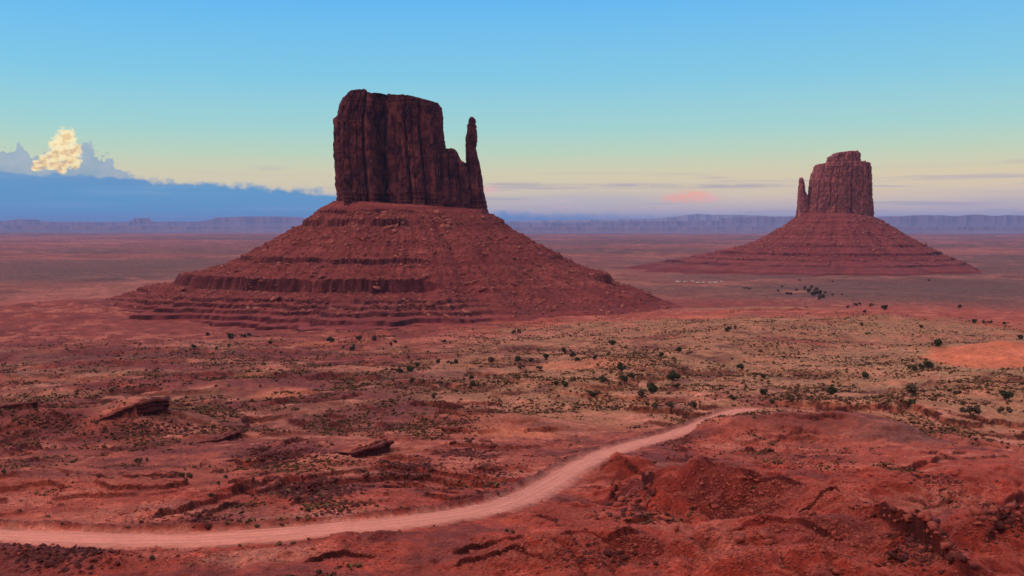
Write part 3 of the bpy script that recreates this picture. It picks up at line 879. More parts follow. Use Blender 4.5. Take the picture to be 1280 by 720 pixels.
# ------------------------------------------------------------------ buttes
def closed_resample(P, n):
    P = np.vstack([P, P[:1]])
    # rounded corners by Chaikin cutting
    for _ in range(2):
        Q = np.empty((2 * (len(P) - 1) + 1, 2))
        Q[0:-1:2] = 0.8 * P[:-1] + 0.2 * P[1:]
        Q[1:-1:2] = 0.2 * P[:-1] + 0.8 * P[1:]
        Q[-1] = Q[0]
        P = Q
    seg = np.linalg.norm(np.diff(P, axis=0), axis=1)
    s = np.concatenate([[0], np.cumsum(seg)])
    q = np.linspace(0, s[-1], n, endpoint=False)
    return np.stack([np.interp(q, s, P[:, k]) for k in (0, 1)], 1), q, s[-1]


def cliff(name, mat, parent, org, foot, zb, top, left, right, n=900, nz=150, seed=0, colw=(6, 20), depth=3.0, rough=1.0, inset_top=5.0):
    """a sheer tower. foot: plan outline (x, y) in metres about org; top: (x, z) roof line; left/right: (z, x) outline in elevation"""
    foot = np.array(foot, float)
    P, s, L = closed_resample(foot, n)
    rg = np.random.default_rng(seed)
    x0, x1 = foot[:, 0].min(), foot[:, 0].max()
    tx = np.array(top); lz = np.array(left); rz = np.array(right)
    order = np.argsort(lz[:, 0]); lz = lz[order]; order = np.argsort(rz[:, 0]); rz = rz[order]
    N = np.roll(P, -1, 0) - np.roll(P, 1, 0); N = np.stack([N[:, 1], -N[:, 0]], 1)
    N /= np.linalg.norm(N, axis=1)[:, None] + 1e-9
    area = 0.5 * np.sum(P[:, 0] * np.roll(P[:, 1], -1) - np.roll(P[:, 0], -1) * P[:, 1])
    if area < 0:
        N = -N
    # deep joints split the face into broad buttresses, shallow ones into slabs that stand in or out
    def joints(lo, hi):
        j = [0.0]
        while j[-1] < L - lo:
            j.append(j[-1] + rg.uniform(lo, hi) ** 1.0)
        return np.array(j[:-1] + [L])

    def cells(j):
        i = np.clip(np.searchsorted(j, s, side='right') - 1, 0, len(j) - 2)
        e = np.minimum(s - j[i], j[i + 1] - s)
        return i, e, j[i + 1] - j[i]
    J1, J2 = joints(*colw), joints(colw[0] * .28, colw[1] * .34)
    i1, e1, w1 = cells(J1); i2, e2, w2 = cells(J2)
    off1 = rg.normal(0, depth, len(J1)); 
    brk = np.sort(rg.uniform(0.05, 1.0, (len(J2), 4)), 1)
    off2 = np.cumsum(np.concatenate([rg.normal(depth * .3, depth * 0.28, (len(J2), 1)), -np.abs(rg.normal(0, depth * 0.20, (len(J2), 4)))], 1), 1)
    fade = rg.uniform(0, 1, (len(J2), 2))
    T = np.concatenate([np.linspace(0, 0.82, int(nz * 0.72), endpoint=False), np.linspace(0.82, 1.0, nz - int(nz * 0.72))])
    rows = []
    strata = rg.normal(0, 1, 400)
    for t in T:
        zt0 = np.interp(P[:, 0], tx[:, 0], tx[:, 1]) + rough * 1.1 * np.round(2 * gn2(s / 6.0, s * 0 + 5.5, seed + 51)) / 2 + rough * .5 * gn2(s / 1.5, s * 0 + 2.5, seed + 52)
        z = zb + t * (zt0 - zb)
        lx = np.interp(z, lz[:, 0], lz[:, 1]); rx = np.interp(z, rz[:, 0], rz[:, 1])
        X = lx + (P[:, 0] - x0) / (x1 - x0) * (rx - lx)
        side = np.abs(2 * (P[:, 0] - x0) / (x1 - x0) - 1)
        tt = t + 0.03 * gn2(s / 6.0, s * 0 + 8.8, seed + 2)
        b = (tt[:, None] > brk[i2]).sum(1)
        wav = 1.6 * gn2(s * 0 + t * 5.0, i1 * 3.7, seed + 21)
        d = off1[i1] + off2[i2, b] - depth * 1.5 * np.exp(-(np.abs(e1 + wav * .4) / (depth * .42)) ** 2)
        on = sstep(0, .06, t - (fade[i2, 0] - .5)) * sstep(0, .06, fade[i2, 1] + .5 - t)
        d = d - depth * .45 * np.exp(-(e2 / (depth * .2)) ** 2) * on + 0.18 * np.minimum(e1, 9)
        # thin bedding planes, stronger near the foot and the cap
        zi = np.floor(z / 2.6 + 0.6 * gn2(s / 30.0, s * 0 + 3.3, seed)).astype(int) % 400
        bed = strata[zi] * (0.25 + 0.8 * (t < 0.16) + 0.9 * (t > 0.9)) * 0.8
        inset = 0.0
        inset = inset_top * sstep(0.9, 1.0, t) ** 1.5 + (0.0 if t > 0.05 else -1.5 * (1 - t / 0.05))
        nn = fbm3(X / 13.0, P[:, 1] / 13.0, z / 30.0, 4, seed + 3) * 2.4 * rough + fbm3(X / 4.2, P[:, 1] / 4.2, z / 8.0, 3, seed + 5) * 0.55 * rough
        spall = fbm3(X / 9.0, P[:, 1] / 9.0, z / 14.0, 2, seed + 31)
        nn = nn + 0.9 * rough * (np.round(fbm3(X / 7.0, P[:, 1] / 7.0, z / 11.0, 2, seed + 35) * 3) / 3)
        nn = nn - 1.5 * rough * sstep(.22, .30, spall) + 1.2 * rough * sstep(.30, .36, -spall)
        D = (d + bed) * (1 - 0.70 * sstep(0.75, 1.0, side)) + nn - inset - depth * .35
        rows.append(np.stack([X + N[:, 0] * D, P[:, 1] + N[:, 1] * D, z], 1))
    last = rows[-1]
    cen = last.mean(0)
    for f in (0.93, 0.8, 0.55, 0.25, 0.02):
        q = cen + (last - cen) * f
        q[:, 2] = np.interp(q[:, 0], tx[:, 0], tx[:, 1]) + 0.8 * gn2(q[:, 0] / 9, q[:, 1] / 9, seed + 9) + (1 - f) * 1.0
        rows.append(q)
    R = np.array(rows)
    V = R.reshape(-1, 3) + np.array([org[0], org[1], 0]) - np.array(parent.location)
    fc = grid_faces(len(rows), n, True)
    if area < 0:
        fc = fc[:, ::-1]
    return mesh_obj(name, V, fc, mat, parent, smooth=False)


def talus(parent, org, foot_a, foot_b, profs, bands, seed, mat, z_scale=1.0, na=1000, nrad=420, gully=6.5, col_dark=None, buried=None, pale=1.0, lobes=.26):
    """the apron below a tower. profs: {'left','right','front','back'}: list of (distance from the tower foot, z)"""
    th = np.concatenate([np.linspace(math.pi * 0.97, math.pi * 2.03, int(na * .78), endpoint=False), np.linspace(math.pi * 2.03, math.pi * 2.97, na - int(na * .78), endpoint=False)])
    c, s_ = np.cos(th), np.sin(th)
    ri = 1.0 / np.sqrt((c / foot_a) ** 2 + (s_ / foot_b) ** 2)
    wts = {'left': np.maximum(0, -c) ** 1.6, 'right': np.maximum(0, c) ** 1.6, 'front': np.maximum(0, -s_) ** 1.6, 'back': np.maximum(0, s_) ** 1.6}
    tot = sum(wts.values())
    Q = np.concatenate([np.linspace(-0.06, 0, 6, endpoint=False), np.linspace(0, 1, nrad)])
    dist = 0; zz = 0
    for k, w in wts.items():
        pr = np.array(profs[k], float)
        sgm = np.concatenate([[0], np.cumsum(np.hypot(np.diff(pr[:, 0]), np.diff(pr[:, 1])))]); sgm /= sgm[-1]
        wd = (w / tot)
        dist = dist + wd[None, :] * np.interp(Q, sgm, pr[:, 0])[:, None]
        zz = zz + wd[None, :] * np.interp(Q, sgm, pr[:, 1])[:, None]
    dist[:6] = np.linspace(-12, -1, 6)[:, None]
    lobe = fbm3(np.cos(th) * 4.5, np.sin(th) * 4.5, th * 0, 4, seed + 40)
    dist = dist * (1 + (lobes * lobe[None, :] * sstep(.35, 1.0, Q)[:, None]))
    arc = th * 220.0
    # radial gullies and ribs
    C2, S2 = np.cos(th)[None, :], np.sin(th)[None, :]
    rr = ri[None, :] + dist
    X, Y = rr * C2, rr * S2
    mid = sstep(0, .2, Q)[:, None] * (1 - sstep(.52, .72, Q))[:, None]
    rib = fbm3(C2 * 6.0 + 0 * X, S2 * 6.0 + 0 * X, X * 0 + Q[:, None] * 0.8, 4, seed)
    zz = zz + mid * rib * gully
    # cliff bands
    dark = np.zeros(zz.shape)
    nz_ = fbm2(X / 60.0, Y / 60.0, 3, seed + 4) * 2.0
    for (zc, hc, stg, spread) in bands:
        cut = np.clip(stg * ((1.0 if hc > 14 else 0.75) + (0.5 if hc > 14 else 0.9) * fbm3(C2 * 3.3 + 0 * X, S2 * 3.3 + 0 * X, X * 0 + zc * .1, 3, seed + int(abs(zc)))), 0, 1)
        if buried is not None:
            cut = cut * (1 - buried(th, zc)[None, :])
        zr = zz + nz_ * 0.8 - zc
        w = hc * 0.75 * spread
        u = zr / w
        jump = min(0.82, 0.5 * hc / w)
        au = np.abs(u)
        g = np.sign(u) * np.where(au < .10, au / .10 * jump, jump + (1 - jump) * (au - .10) / .90)
        zz = zz + np.where(au < 1, (g - u) * w, 0) * cut
        dark = np.maximum(dark, np.where(au < (.13 if hc > 10 else .30), cut, 0))
    V = np.stack([X, Y, zz], -1)
    # outward push on the cliff bands: vertical joints
    joint = np.abs(gn2(np.repeat(arc[None], len(Q), 0) / 7.0, zz * 0.02, seed + 8))
    push = dark * (joint - 0.35) * 5.0
    rough = fbm2(X / 26.0, Y / 26.0, 4, seed + 6) * 2.2 + np.maximum(0, fbm2(X / 7.0, Y / 7.0, 3, seed + 7)) * 3.2 + np.maximum(0, fbm2(X / 3.0, Y / 3.0, 2, seed + 17) - .1) * 1.6
    edge = sstep(0, .06, Q)[:, None]
    V[..., 0] += push * C2; V[..., 1] += push * S2
    V[..., 2] += rough * edge * (1 - dark) * (1 - 0.88 * sstep(.58, .72, Q))[:, None]
    tone = np.ones(zz.shape + (3,))
    tone *= (1 + 0.14 * fbm2(X / 45.0, Y / 45.0, 4, seed + 12))[..., None]
    fans = fbm3(C2 * 14 + 0 * X, S2 * 14 + 0 * X, X * 0 + Q[:, None] * 1.2, 4, seed + 33)
    tone = tone * (1 + .20 * fans * mid)[..., None]
    tone = tone * (1 - dark[..., None] * np.array([0.56, 0.52, 0.44]))
    low = sstep(.62, .8, Q)[:, None, None]
    zb_ = zz + fbm2(X / 80.0, Y / 80.0, 3, seed + 14) * 2.0
    bandc = gn2(zb_ / 2.1, zz * 0 + 3.3, seed + 15) * .6 + gn2(zb_ / 5.5, zz * 0 + 1.3, seed + 16) * .5
    tone = tone * (1 + (.16 + .30 * low[..., 0] ) * bandc)[..., None]
    tone = tone * (1 + dark * .9 * gn2(np.repeat(arc[None], len(Q), 0) / 5.0, zz * .03, seed + 18))[..., None]
    tone = tone * (1 + low * np.array([0.20, 0.10, 0.10]) * pale)
    tone = tone * (1 + sstep(.8, .97, Q)[:, None, None] * np.array([.30, .42, .40]) * pale)
    Vw = V.reshape(-1, 3) + np.array([org[0], org[1], 0]) - np.array(parent.location)
    o = mesh_obj('talus_slope', Vw, grid_faces(len(Q), len(th), True)[:, ::-1], mat, parent, colors=tone.reshape(-1, 3))
    return V, th, Q


def ico(sub=1):
    import bmesh
    bm = bmesh.new(); bmesh.ops.create_icosphere(bm, subdivisions=sub, radius=1.0)
    v = np.array([q.co[:] for q in bm.verts]); f = np.array([[k.index for k in q.verts] for q in bm.faces]); bm.free()
    return v, f


def hull(seed, n):
    """an angular broken stone: the hull of a few scattered points"""
    import bmesh
    rg = np.random.default_rng(seed)
    bm = bmesh.new()
    p = rg.uniform(-1, 1, (n, 3)); p /= np.maximum(np.abs(p).max(1), .6)[:, None]
    for q in p * np.array([1, .8, .7]):
        bm.verts.new(q)
    r = bmesh.ops.convex_hull(bm, input=bm.verts)
    bmesh.ops.delete(bm, geom=[g for g in set(r['geom_interior']) | set(r['geom_unused']) if isinstance(g, bmesh.types.BMVert)], context='VERTS')
    bmesh.ops.triangulate(bm, faces=bm.faces)
    bm.verts.index_update()
    v = np.array([q.co[:] for q in bm.verts]); f = np.array([[k.index for k in q.verts] for q in bm.faces]); bm.free()
    return v, f


HULLS = [hull(900 + i, 11 + i % 3) for i in range(8)]
ICO1 = ico(1); ICO2 = ico(2); ICO3 = ico(3)


def rock_batch(C, S, seed, flat=0.7):
    """many angular stones in one mesh: centres C, sizes S"""
    rg = np.random.default_rng(seed)
    which = rg.integers(0, len(HULLS), len(C))
    Vs = []; Fs = []; base = 0
    for w, (v, f) in enumerate(HULLS):
        Ck, Sk = C[which == w], S[which == w]
        n = len(Ck)
        if not n:
            continue
        q = v[None] * rg.uniform(0.65, 1.3, (n, 1, 3))
        q[..., 2] *= flat
        a = rg.uniform(0, 6.28, n); ca, sa = np.cos(a)[:, None], np.sin(a)[:, None]
        tl = rg.normal(0, .25, n)[:, None]
        x = q[..., 0] * ca - q[..., 1] * sa; y = q[..., 0] * sa + q[..., 1] * ca
        P = np.stack([x, y, q[..., 2] + x * tl], -1) * Sk[:, None, None] + Ck[:, None, :]
        Fs.append((f[None] + (base + np.arange(n) * len(v))[:, None, None]).reshape(-1, 3)); Vs.append(P.reshape(-1, 3)); base += n * len(v)
    return np.concatenate(Vs), np.concatenate(Fs)


def rubble_on(parent, org, V, n, seed, mat, qlo, qhi, size=(0.5, 2.4), front_only=True):
    rg = np.random.default_rng(seed)
    nq, nt = V.shape[:2]
    i = rg.integers(int(nq * qlo), int(nq * qhi), n)
    j = rg.integers(0, int(nt * .78), n)
    P = V[i, j]
    clus = fbm2(P[:, 0] / 40.0, P[:, 1] / 40.0, 3, seed)
    keep = clus + rg.normal(0, .35, n) > 0.0
    P = P[keep]
    S = np.clip(rg.lognormal(math.log(size[0] * 1.35), 0.62, len(P)), size[0] * .8, size[1] * 1.7)
    Vr, Fr = rock_batch(P + np.array([0, 0, 0.15]), S, seed)
    Vr = Vr + np.array([org[0], org[1], 0]) - np.array(parent.location)
    o = mesh_obj('rubble', Vr, Fr, mat, parent, smooth=False)
    o['kind'] = 'stuff'
    return o


def build_big_butte():
    D = 1500.0
    cx = BUTTE1[0]
    X = lambda px: float((W(px, 255, D)[0])) - cx
    Z = lambda py: float(W(511, py, D)[1])
    root = empty('butte', (cx, BUTTE1[1], -128))
    tag(root, 'large dark red butte with a sheer tower and a thin spire on its right', 'butte')
    org = (cx, BUTTE1[1])
    zb = Z(262)
    foot = [(X(417), 5), (X(421), -30), (X(432), -46), (X(452), -50), (X(468), -44), (X(472), -24), (X(480), -8), (X(490), -12), (X(494), -43), (X(512), -52), (X(534), -54),
            (X(548), -46), (X(557), -18), (X(558), 20), (X(548), 55), (X(500), 66), (X(450), 62), (X(424), 45)]
    Zf = lambda py: float(W(511, py, 1462)[1])
    Zr = lambda py: float(W(511, py, 1497)[1])
    top = [(X(410), Zf(130)), (X(423), Zf(126)), (X(427), Zf(119)), (X(437), Zf(116)), (X(441), Zf(112)), (X(455), Zf(111)), (X(462), Zf(114)), (X(467), Zf(117)), (X(474), Zr(118)), (X(490), Zr(119)), (X(495), Zf(119)),
           (X(506), Zf(118)), (X(512), Zf(119.5)), (X(522), Zf(120)), (X(532), Zf(123)), (X(541), Zf(125)), (X(549), Zf(125.5)), (X(555), Zf(127)), (X(562), Zf(129))]
    left = [(Z(265), X(420)), (Z(245), X(420)), (Z(215), X(418)), (Z(192), X(416)), (Z(175), X(417)), (Z(148), X(417.5)), (Z(143), X(420.5)), (Z(132), X(422)), (Z(122), X(425)), (Z(117), X(428)), (Z(108), X(432))]
    right = [(Z(265), X(566)), (Z(200), X(560)), (Z(180), X(557)), (Z(160), X(555)), (Z(138), X(554)), (Z(126), X(552)), (Z(110), X(550))]
    cliff('cliff_tower', M_TOWER, root, org, foot, zb, top, left, right, n=2200, nz=260, seed=3, colw=(15, 46), depth=4.6, inset_top=2.0)
    # the lower shoulder between tower and spire
    foot2 = [(X(548), 0), (X(552), -30), (X(560), -40), (X(572), -40), (X(584), -34), (X(590), -15), (X(590), 15), (X(580), 30), (X(555), 32)]
    top2 = [(X(545), Z(180)), (X(556), Z(186)), (X(559), Z(198)), (X(561.5), Z(189)), (X(564), Z(187)), (X(569), Z(187.5)), (X(571.5), Z(190)), (X(573), Z(199)), (X(577), Z(202)), (X(583), Z(204)), (X(592), Z(210))]
    left2 = [(Z(266), X(549)), (Z(170), X(549))]
    right2 = [(Z(266), X(592)), (Z(230), X(590)), (Z(205), X(586)), (Z(180), X(580))]
    cliff('shoulder_cliff', M_TOWER, root, org, foot2, Z(264), top2, left2, right2, n=700, nz=150, seed=14, colw=(9, 24), depth=2.4, inset_top=2.0)
    # the spire
    foot3 = [(X(582), 4), (X(583), -12), (X(590), -22), (X(600), -22), (X(608), -10), (X(609), 10), (X(600), 20), (X(588), 18)]
    top3 = [(X(570), Z(150)), (X(585), Z(149)), (X(590), Z(147)), (X(595), Z(148)), (X(612), Z(150))]
    left3 = [(Z(268), X(580)), (Z(225), X(582)), (Z(207), X(583)), (Z(180), X(583.5)), (Z(155), X(585)), (Z(145), X(586))]
    right3 = [(Z(268), X(611)), (Z(262), X(610)), (Z(248), X(607)), (Z(235), X(604)), (Z(213), X(601)), (Z(202), X(599)), (Z(185), X(595.5)), (Z(165), X(596.5)), (Z(155), X(595)), (Z(145), X(594))]
    cliff('spire', M_TOWER, root, org, foot3, Z(268), top3, left3, right3, n=420, nz=200, seed=25, colw=(9, 18), depth=1.1, rough=.55, inset_top=1.2)
    left_p = [(0, Z(251))] + [(X(419) - X(p), Z(q)) for p, q in ((400, 264), (375, 284), (340, 304), (300, 325), (262, 339), (235, 347), (190, 361), (140, 378))] + [(372, -128), (480, -147)]
    right_p = [(0, Z(262))] + [(X(p) - X(608), Z(q)) for p, q in ((630, 276), (645, 290), (665, 302), (695, 318), (725, 335), (775, 353), (825, 372), (860, 384))] + [(360, -132), (440, -147)]
    front_p = [(0, Z(256)), (30, 14), (70, -14), (105, -42), (135, -70), (150, -88), (190, -99), (235, -111), (285, -122), (350, -146)]
    back_p = [(0, Z(256)), (60, 0), (150, -60), (250, -100), (380, -145)]
    def bury(th, zc):
        if zc < -90:
            return np.clip(sstep(math.radians(285), math.radians(310), th) * .9, 0, .9)
        right = sstep(math.radians(278), math.radians(292), th) * (1 - .75 * sstep(math.radians(338), math.radians(350), th)) * 1.2
        return np.clip(right + .3 * (1 - sstep(math.radians(182), math.radians(194), th)), 0, .96)
    bands = [(23, 5, 1.1, 1.1), (6, 10, 1.5, 1.1), (-20, 3, .5, 1.5), (-46, 7, 1.5, 1.1), (-78, 18, 1.3, .95), (-95.5, 4.6, 1.5, .95), (-101.5, 4.6, 1.5, .95), (-107.5, 4.6, 1.5, .95), (-114, 5, 1.5, .95), (-120.5, 5, 1.4, .95)]
    Vt, th, Q = talus(root, org, 114, 58, {'left': left_p, 'right': right_p, 'front': front_p, 'back': back_p}, bands, 9, M_TALUS, buried=bury)
    rubble_on(root, org, Vt, 16000, 5, M_RUBBLE, 0.06, 0.70, (0.8, 3.6))


def build_far_butte():
    D = 3300.0
    cx = BUTTE2[0]
    X = lambda px: float((W(px, 268, D)[0])) - cx
    Z = lambda py: float(W(1046, py, D)[1])
    root = empty('butte', (cx, BUTTE2[1], -138))
    tag(root, 'smaller paler butte far off with a short spire on its left and a broken cap', 'butte')
    org = (cx, BUTTE2[1])
    foot = [(X(1008), 0), (X(1010), -45), (X(1020), -80), (X(1040), -92), (X(1066), -92), (X(1074), -84), (X(1077), -60), (X(1086), -52), (X(1089), -10), (X(1088), 50), (X(1060), 90), (X(1022), 85)]
    top = [(X(1000), Z(222)), (X(1010), Z(222)), (X(1015), Z(212)), (X(1021), Z(206)), (X(1030), Z(203.5)), (X(1060), Z(203)), (X(1074), Z(203)), (X(1085), Z(204)), (X(1092), Z(206))]
    left = [(Z(272), X(1008)), (Z(245), X(1011)), (Z(225), X(1012)), (Z(213), X(1015)), (Z(203), X(1019))]
    right = [(Z(274), X(1091)), (Z(255), X(1089.5)), (Z(230), X(1087.5)), (Z(205), X(1086)), (Z(200), X(1085))]
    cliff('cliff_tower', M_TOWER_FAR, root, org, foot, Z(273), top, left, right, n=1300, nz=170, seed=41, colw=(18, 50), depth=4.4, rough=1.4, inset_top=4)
    footc = [(X(1030), -20), (X(1034), -50), (X(1050), -62), (X(1068), -55), (X(1073), -20), (X(1070), 30), (X(1040), 35)]
    topc = [(X(1025), Z(197)), (X(1033), Z(196.5)), (X(1040), Z(194)), (X(1044), Z(191)), (X(1055), Z(190)), (X(1067), Z(189.5)), (X(1071), Z(191.5)), (X(1078), Z(196))]
    cliff('cap_rock', M_TOWER_FAR, root, org, footc, Z(205), topc, [(Z(206), X(1029.5)), (Z(196), X(1030.5)), (Z(188), X(1040))], [(Z(206), X(1073)), (Z(190), X(1071.5))], n=260, nz=40, seed=51, colw=(14, 40), depth=3, rough=1.5, inset_top=3)
    foots = [(X(996.5), 0), (X(997), -14), (X(1001), -22), (X(1008), -22), (X(1012), -5), (X(1010), 18), (X(1000), 18)]
    tops = [(X(990), Z(223)), (X(1001), Z(222)), (X(1003), Z(224)), (X(1006), Z(240)), (X(1009), Z(243)), (X(1016), Z(244))]
    cliff('spire', M_TOWER_FAR, root, org, foots, Z(271), tops, [(Z(272), X(996)), (Z(255), X(997.2)), (Z(235), X(998.4)), (Z(222), X(999.6))], [(Z(272), X(1014)), (Z(245), X(1011)), (Z(240), X(1006)), (Z(222), X(1003.5))],
          n=200, nz=90, seed=57, colw=(10, 24), depth=1.5, rough=.7, inset_top=1.5)
    left_p = [(0, Z(265))] + [(X(1003) - X(p), Z(q)) for p, q in ((994, 272), (980, 284), (965, 293), (948, 304), (932, 311), (905, 317), (870, 322))] + [(470, -122), (600, -152)]
    right_p = [(0, Z(270))] + [(X(p) - X(1088), Z(q)) for p, q in ((1100, 277), (1122, 290), (1145, 303), (1165, 314), (1188, 325))] + [(300, -136), (350, -156)]
    front_p = [(0, Z(267)), (60, 18), (130, -28), (200, -66), (240, -88), (275, -103), (325, -118), (380, -134), (440, -156)]
    back_p = [(0, Z(268)), (150, -30), (350, -100), (600, -152)]
    bands = [(14, 6, .35, 1.3), (-24, 7, .5, 1.3), (-58, 9, .6, 1.2), (-84, 12, .8, 1.0), (-101, 6, .6, 1.0), (-114, 7, .7, 1.0)]
    Vt, th, Q = talus(root, org, 108, 100, {'left': left_p, 'right': right_p, 'front': front_p, 'back': back_p}, bands, 77, M_TALUS, na=800, nrad=300, gully=8.0, pale=-.35, lobes=.14)
    rubble_on(root, org, Vt, 7000, 6, M_RUBBLE, 0.06, 0.7, (1.4, 5.0))


build_big_butte()
build_far_butte()


# ------------------------------------------------------------------ far mesas on the horizon
def mesa(label, D, line, depth, seed, rough=1.0, mat=None):
    line = np.array(line, float)
    px = np.arange(line[0, 0], line[-1, 0], 0.7)
    py = np.interp(px, line[:, 0], line[:, 1])
    x, z = W(px, py, D)
    z = z + gn2(x / (D * .012), x * 0, seed) * D * 0.00025 * rough + gn2(x / (D * .003), x * 0 + 2, seed) * D * 0.00012 * rough
    zg = -160.0
    H = z - zg
    but = fbm2(x / (D * 0.02), x * 0 + 5, 4, seed + 1)
    rows = []
    for f, hz in ((-1.0, 0.0), (-0.55, 0.16), (-0.28, 0.40), (-0.14, 0.58), (-0.10, 0.62), (-0.05, 0.93), (0.0, 1.0), (0.6, 1.0), (1.0, 0.9), (1.6, 0.0)):
        yy = D + depth * f + but * depth * 0.22 * (1 - abs(f) * 0.4)
        zz = zg + H * hz + (gn2(x / (D * .006), x * 0 + f * 9, seed + 3) * H * 0.05 if 0 < hz < 0.9 else 0)
        rows.append(np.stack([x * yy / D, yy, zz], 1))
    R = np.array(rows)
    o = mesh_obj('mesa', R.reshape(-1, 3), grid_faces(len(rows), len(px)), mat or M_MESA, smooth=False)
    tag(o, label, 'mesa', kind='structure')


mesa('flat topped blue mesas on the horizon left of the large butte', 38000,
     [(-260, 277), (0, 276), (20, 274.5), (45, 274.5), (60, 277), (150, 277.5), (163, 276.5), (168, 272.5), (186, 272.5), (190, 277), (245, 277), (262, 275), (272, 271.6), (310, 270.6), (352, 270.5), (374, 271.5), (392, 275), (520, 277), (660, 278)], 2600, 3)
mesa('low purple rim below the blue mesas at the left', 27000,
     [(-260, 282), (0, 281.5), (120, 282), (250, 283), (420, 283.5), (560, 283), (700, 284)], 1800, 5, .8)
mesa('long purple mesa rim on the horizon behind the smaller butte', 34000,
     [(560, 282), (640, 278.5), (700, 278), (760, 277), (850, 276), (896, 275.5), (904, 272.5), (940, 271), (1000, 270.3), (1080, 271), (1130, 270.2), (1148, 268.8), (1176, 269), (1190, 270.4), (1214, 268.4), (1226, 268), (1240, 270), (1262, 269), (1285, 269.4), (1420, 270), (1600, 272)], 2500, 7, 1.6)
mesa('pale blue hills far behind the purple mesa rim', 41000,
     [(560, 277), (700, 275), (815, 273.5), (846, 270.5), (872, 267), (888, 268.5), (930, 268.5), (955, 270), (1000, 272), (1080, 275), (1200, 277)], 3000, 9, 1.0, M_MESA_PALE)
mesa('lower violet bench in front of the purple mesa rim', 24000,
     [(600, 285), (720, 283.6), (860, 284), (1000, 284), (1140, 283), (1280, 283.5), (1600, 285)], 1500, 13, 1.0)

# ------------------------------------------------------------------ rocks of the near ground
def boulder_mesh(seed, mat, sub=ICO2):
    rg = np.random.default_rng(seed)
    v, f = hull(seed * 3 + 1, 13 + seed % 5)
    q = v * rg.uniform(0.85, 1.25, 3) * 1.1
    q[:, 2] -= q[:, 2].min() + 0.2
    me_o = mesh_obj('boulder', q, f, mat, smooth=False)
    return me_o


_bould = [boulder_mesh(100 + i, M_BOULDER) for i in range(7)]
_bould_d = [boulder_mesh(200 + i, M_LEDGE) for i in range(4)]
_used = set()


def place_copy(proto, loc, rot, scl):
    if proto.name not in _used:
        _used.add(proto.name); o = proto
    else:
        o = proto.copy(); COL.objects.link(o)
    o.location = loc; o.rotation_euler = rot; o.scale = scl
    return o


def scatter_line(pts, n, spread, size, label, group, seed, protos=None):
    rg = random.Random(seed)
    protos = protos or _bould
    P = np.array(pts, float)
    seg = np.concatenate([[0], np.cumsum(np.hypot(*np.diff(P, axis=0).T))])
    q = [rg.uniform(0, seg[-1]) for _ in range(n)]
    px = np.interp(q, seg, P[:, 0]) + [rg.gauss(0, spread[0]) for _ in range(n)]
    py = np.interp(q, seg, P[:, 1]) + [rg.gauss(0, spread[1]) for _ in range(n)]
    H = hit(px, py)
    for k in range(n):
        s = min(size[1], size[0] * math.exp(abs(rg.gauss(0, .5))))
        o = place_copy(protos[rg.randrange(len(protos))], tuple(H[k]), (rg.gauss(0, .15), rg.gauss(0, .15), rg.uniform(0, 6.28)), (s * rg.uniform(.8, 1.3), s * rg.uniform(.8, 1.3), s * rg.uniform(.7, 1.15)))
        tag(o, label, 'boulder', group)


scatter_line([(1072, 634), (1092, 642), (1130, 664), (1165, 684), (1200, 704), (1215, 716)], 30, (7, 6), (0.3, .85), 'rough dark boulder in the rocky spine running down to the lower right edge', 'boulders along the rocky spine', 1, _bould + _bould_d)
scatter_line([(1214, 648), (1235, 640), (1262, 640), (1280, 648)], 16, (9, 6), (0.3, .85), 'broken red boulder in the rock pile by the right edge above the bare slope', 'boulders in the rock pile by the right edge', 2)
scatter_line([(772, 622), (790, 618), (806, 628), (760, 640), (800, 650)], 13, (9, 6), (0.35, .9), 'jagged dark boulder on the outcrop below the bend of the dirt road', 'boulders on the outcrop below the road bend', 3, _bould + _bould_d)
scatter_line([(1000, 578), (1062, 572), (1070, 590)], 7, (10, 6), (0.3, .8), 'small boulder beside the end of the sharp dark ridge crest', 'boulders at the end of the ridge crest', 4)
scatter_line([(1150, 605), (1180, 598), (1200, 594)], 8, (10, 4), (0.3, .8), 'dark boulder along the rim of the bare red bench at the right', 'boulders along the rim of the bench', 5, _bould + _bould_d)
scatter_line([(890, 640), (960, 640), (1040, 640), (1060, 660)], 11, (20, 9), (0.25, .65), 'loose red boulder at the foot of the big bare hillside', 'boulders at the foot of the hillside', 6)
scatter_line([(880, 670), (930, 668), (980, 685), (1020, 690)], 11, (18, 8), (0.28, .75), 'red boulder in the broken ledge below the bare hillside', 'boulders in the broken ledge', 7)
scatter_line([(10, 690), (60, 695), (120, 706), (160, 712)], 13, (18, 9), (0.25, .7), 'dark maroon boulder on the rubble bank under the road at the left', 'boulders on the rubble bank', 8, _bould_d + _bould)
scatter_line([(1150, 658), (1170, 662)], 4, (6, 2), (0.5, 1.0), 'dark boulder lying alone on the bare slope right of the rocky spine', 'boulders on the bare slope', 9, _bould + _bould_d)
scatter_line([(700, 688), (740, 692), (800, 694), (830, 690)], 10, (16, 5), (0.28, .75), 'dark red boulder in the ledge at the bottom centre', 'boulders in the bottom ledge', 10, _bould + _bould_d)
for pr in _bould + _bould_d:
    if pr.name not in _used:
        bpy.data.objects.remove(pr)


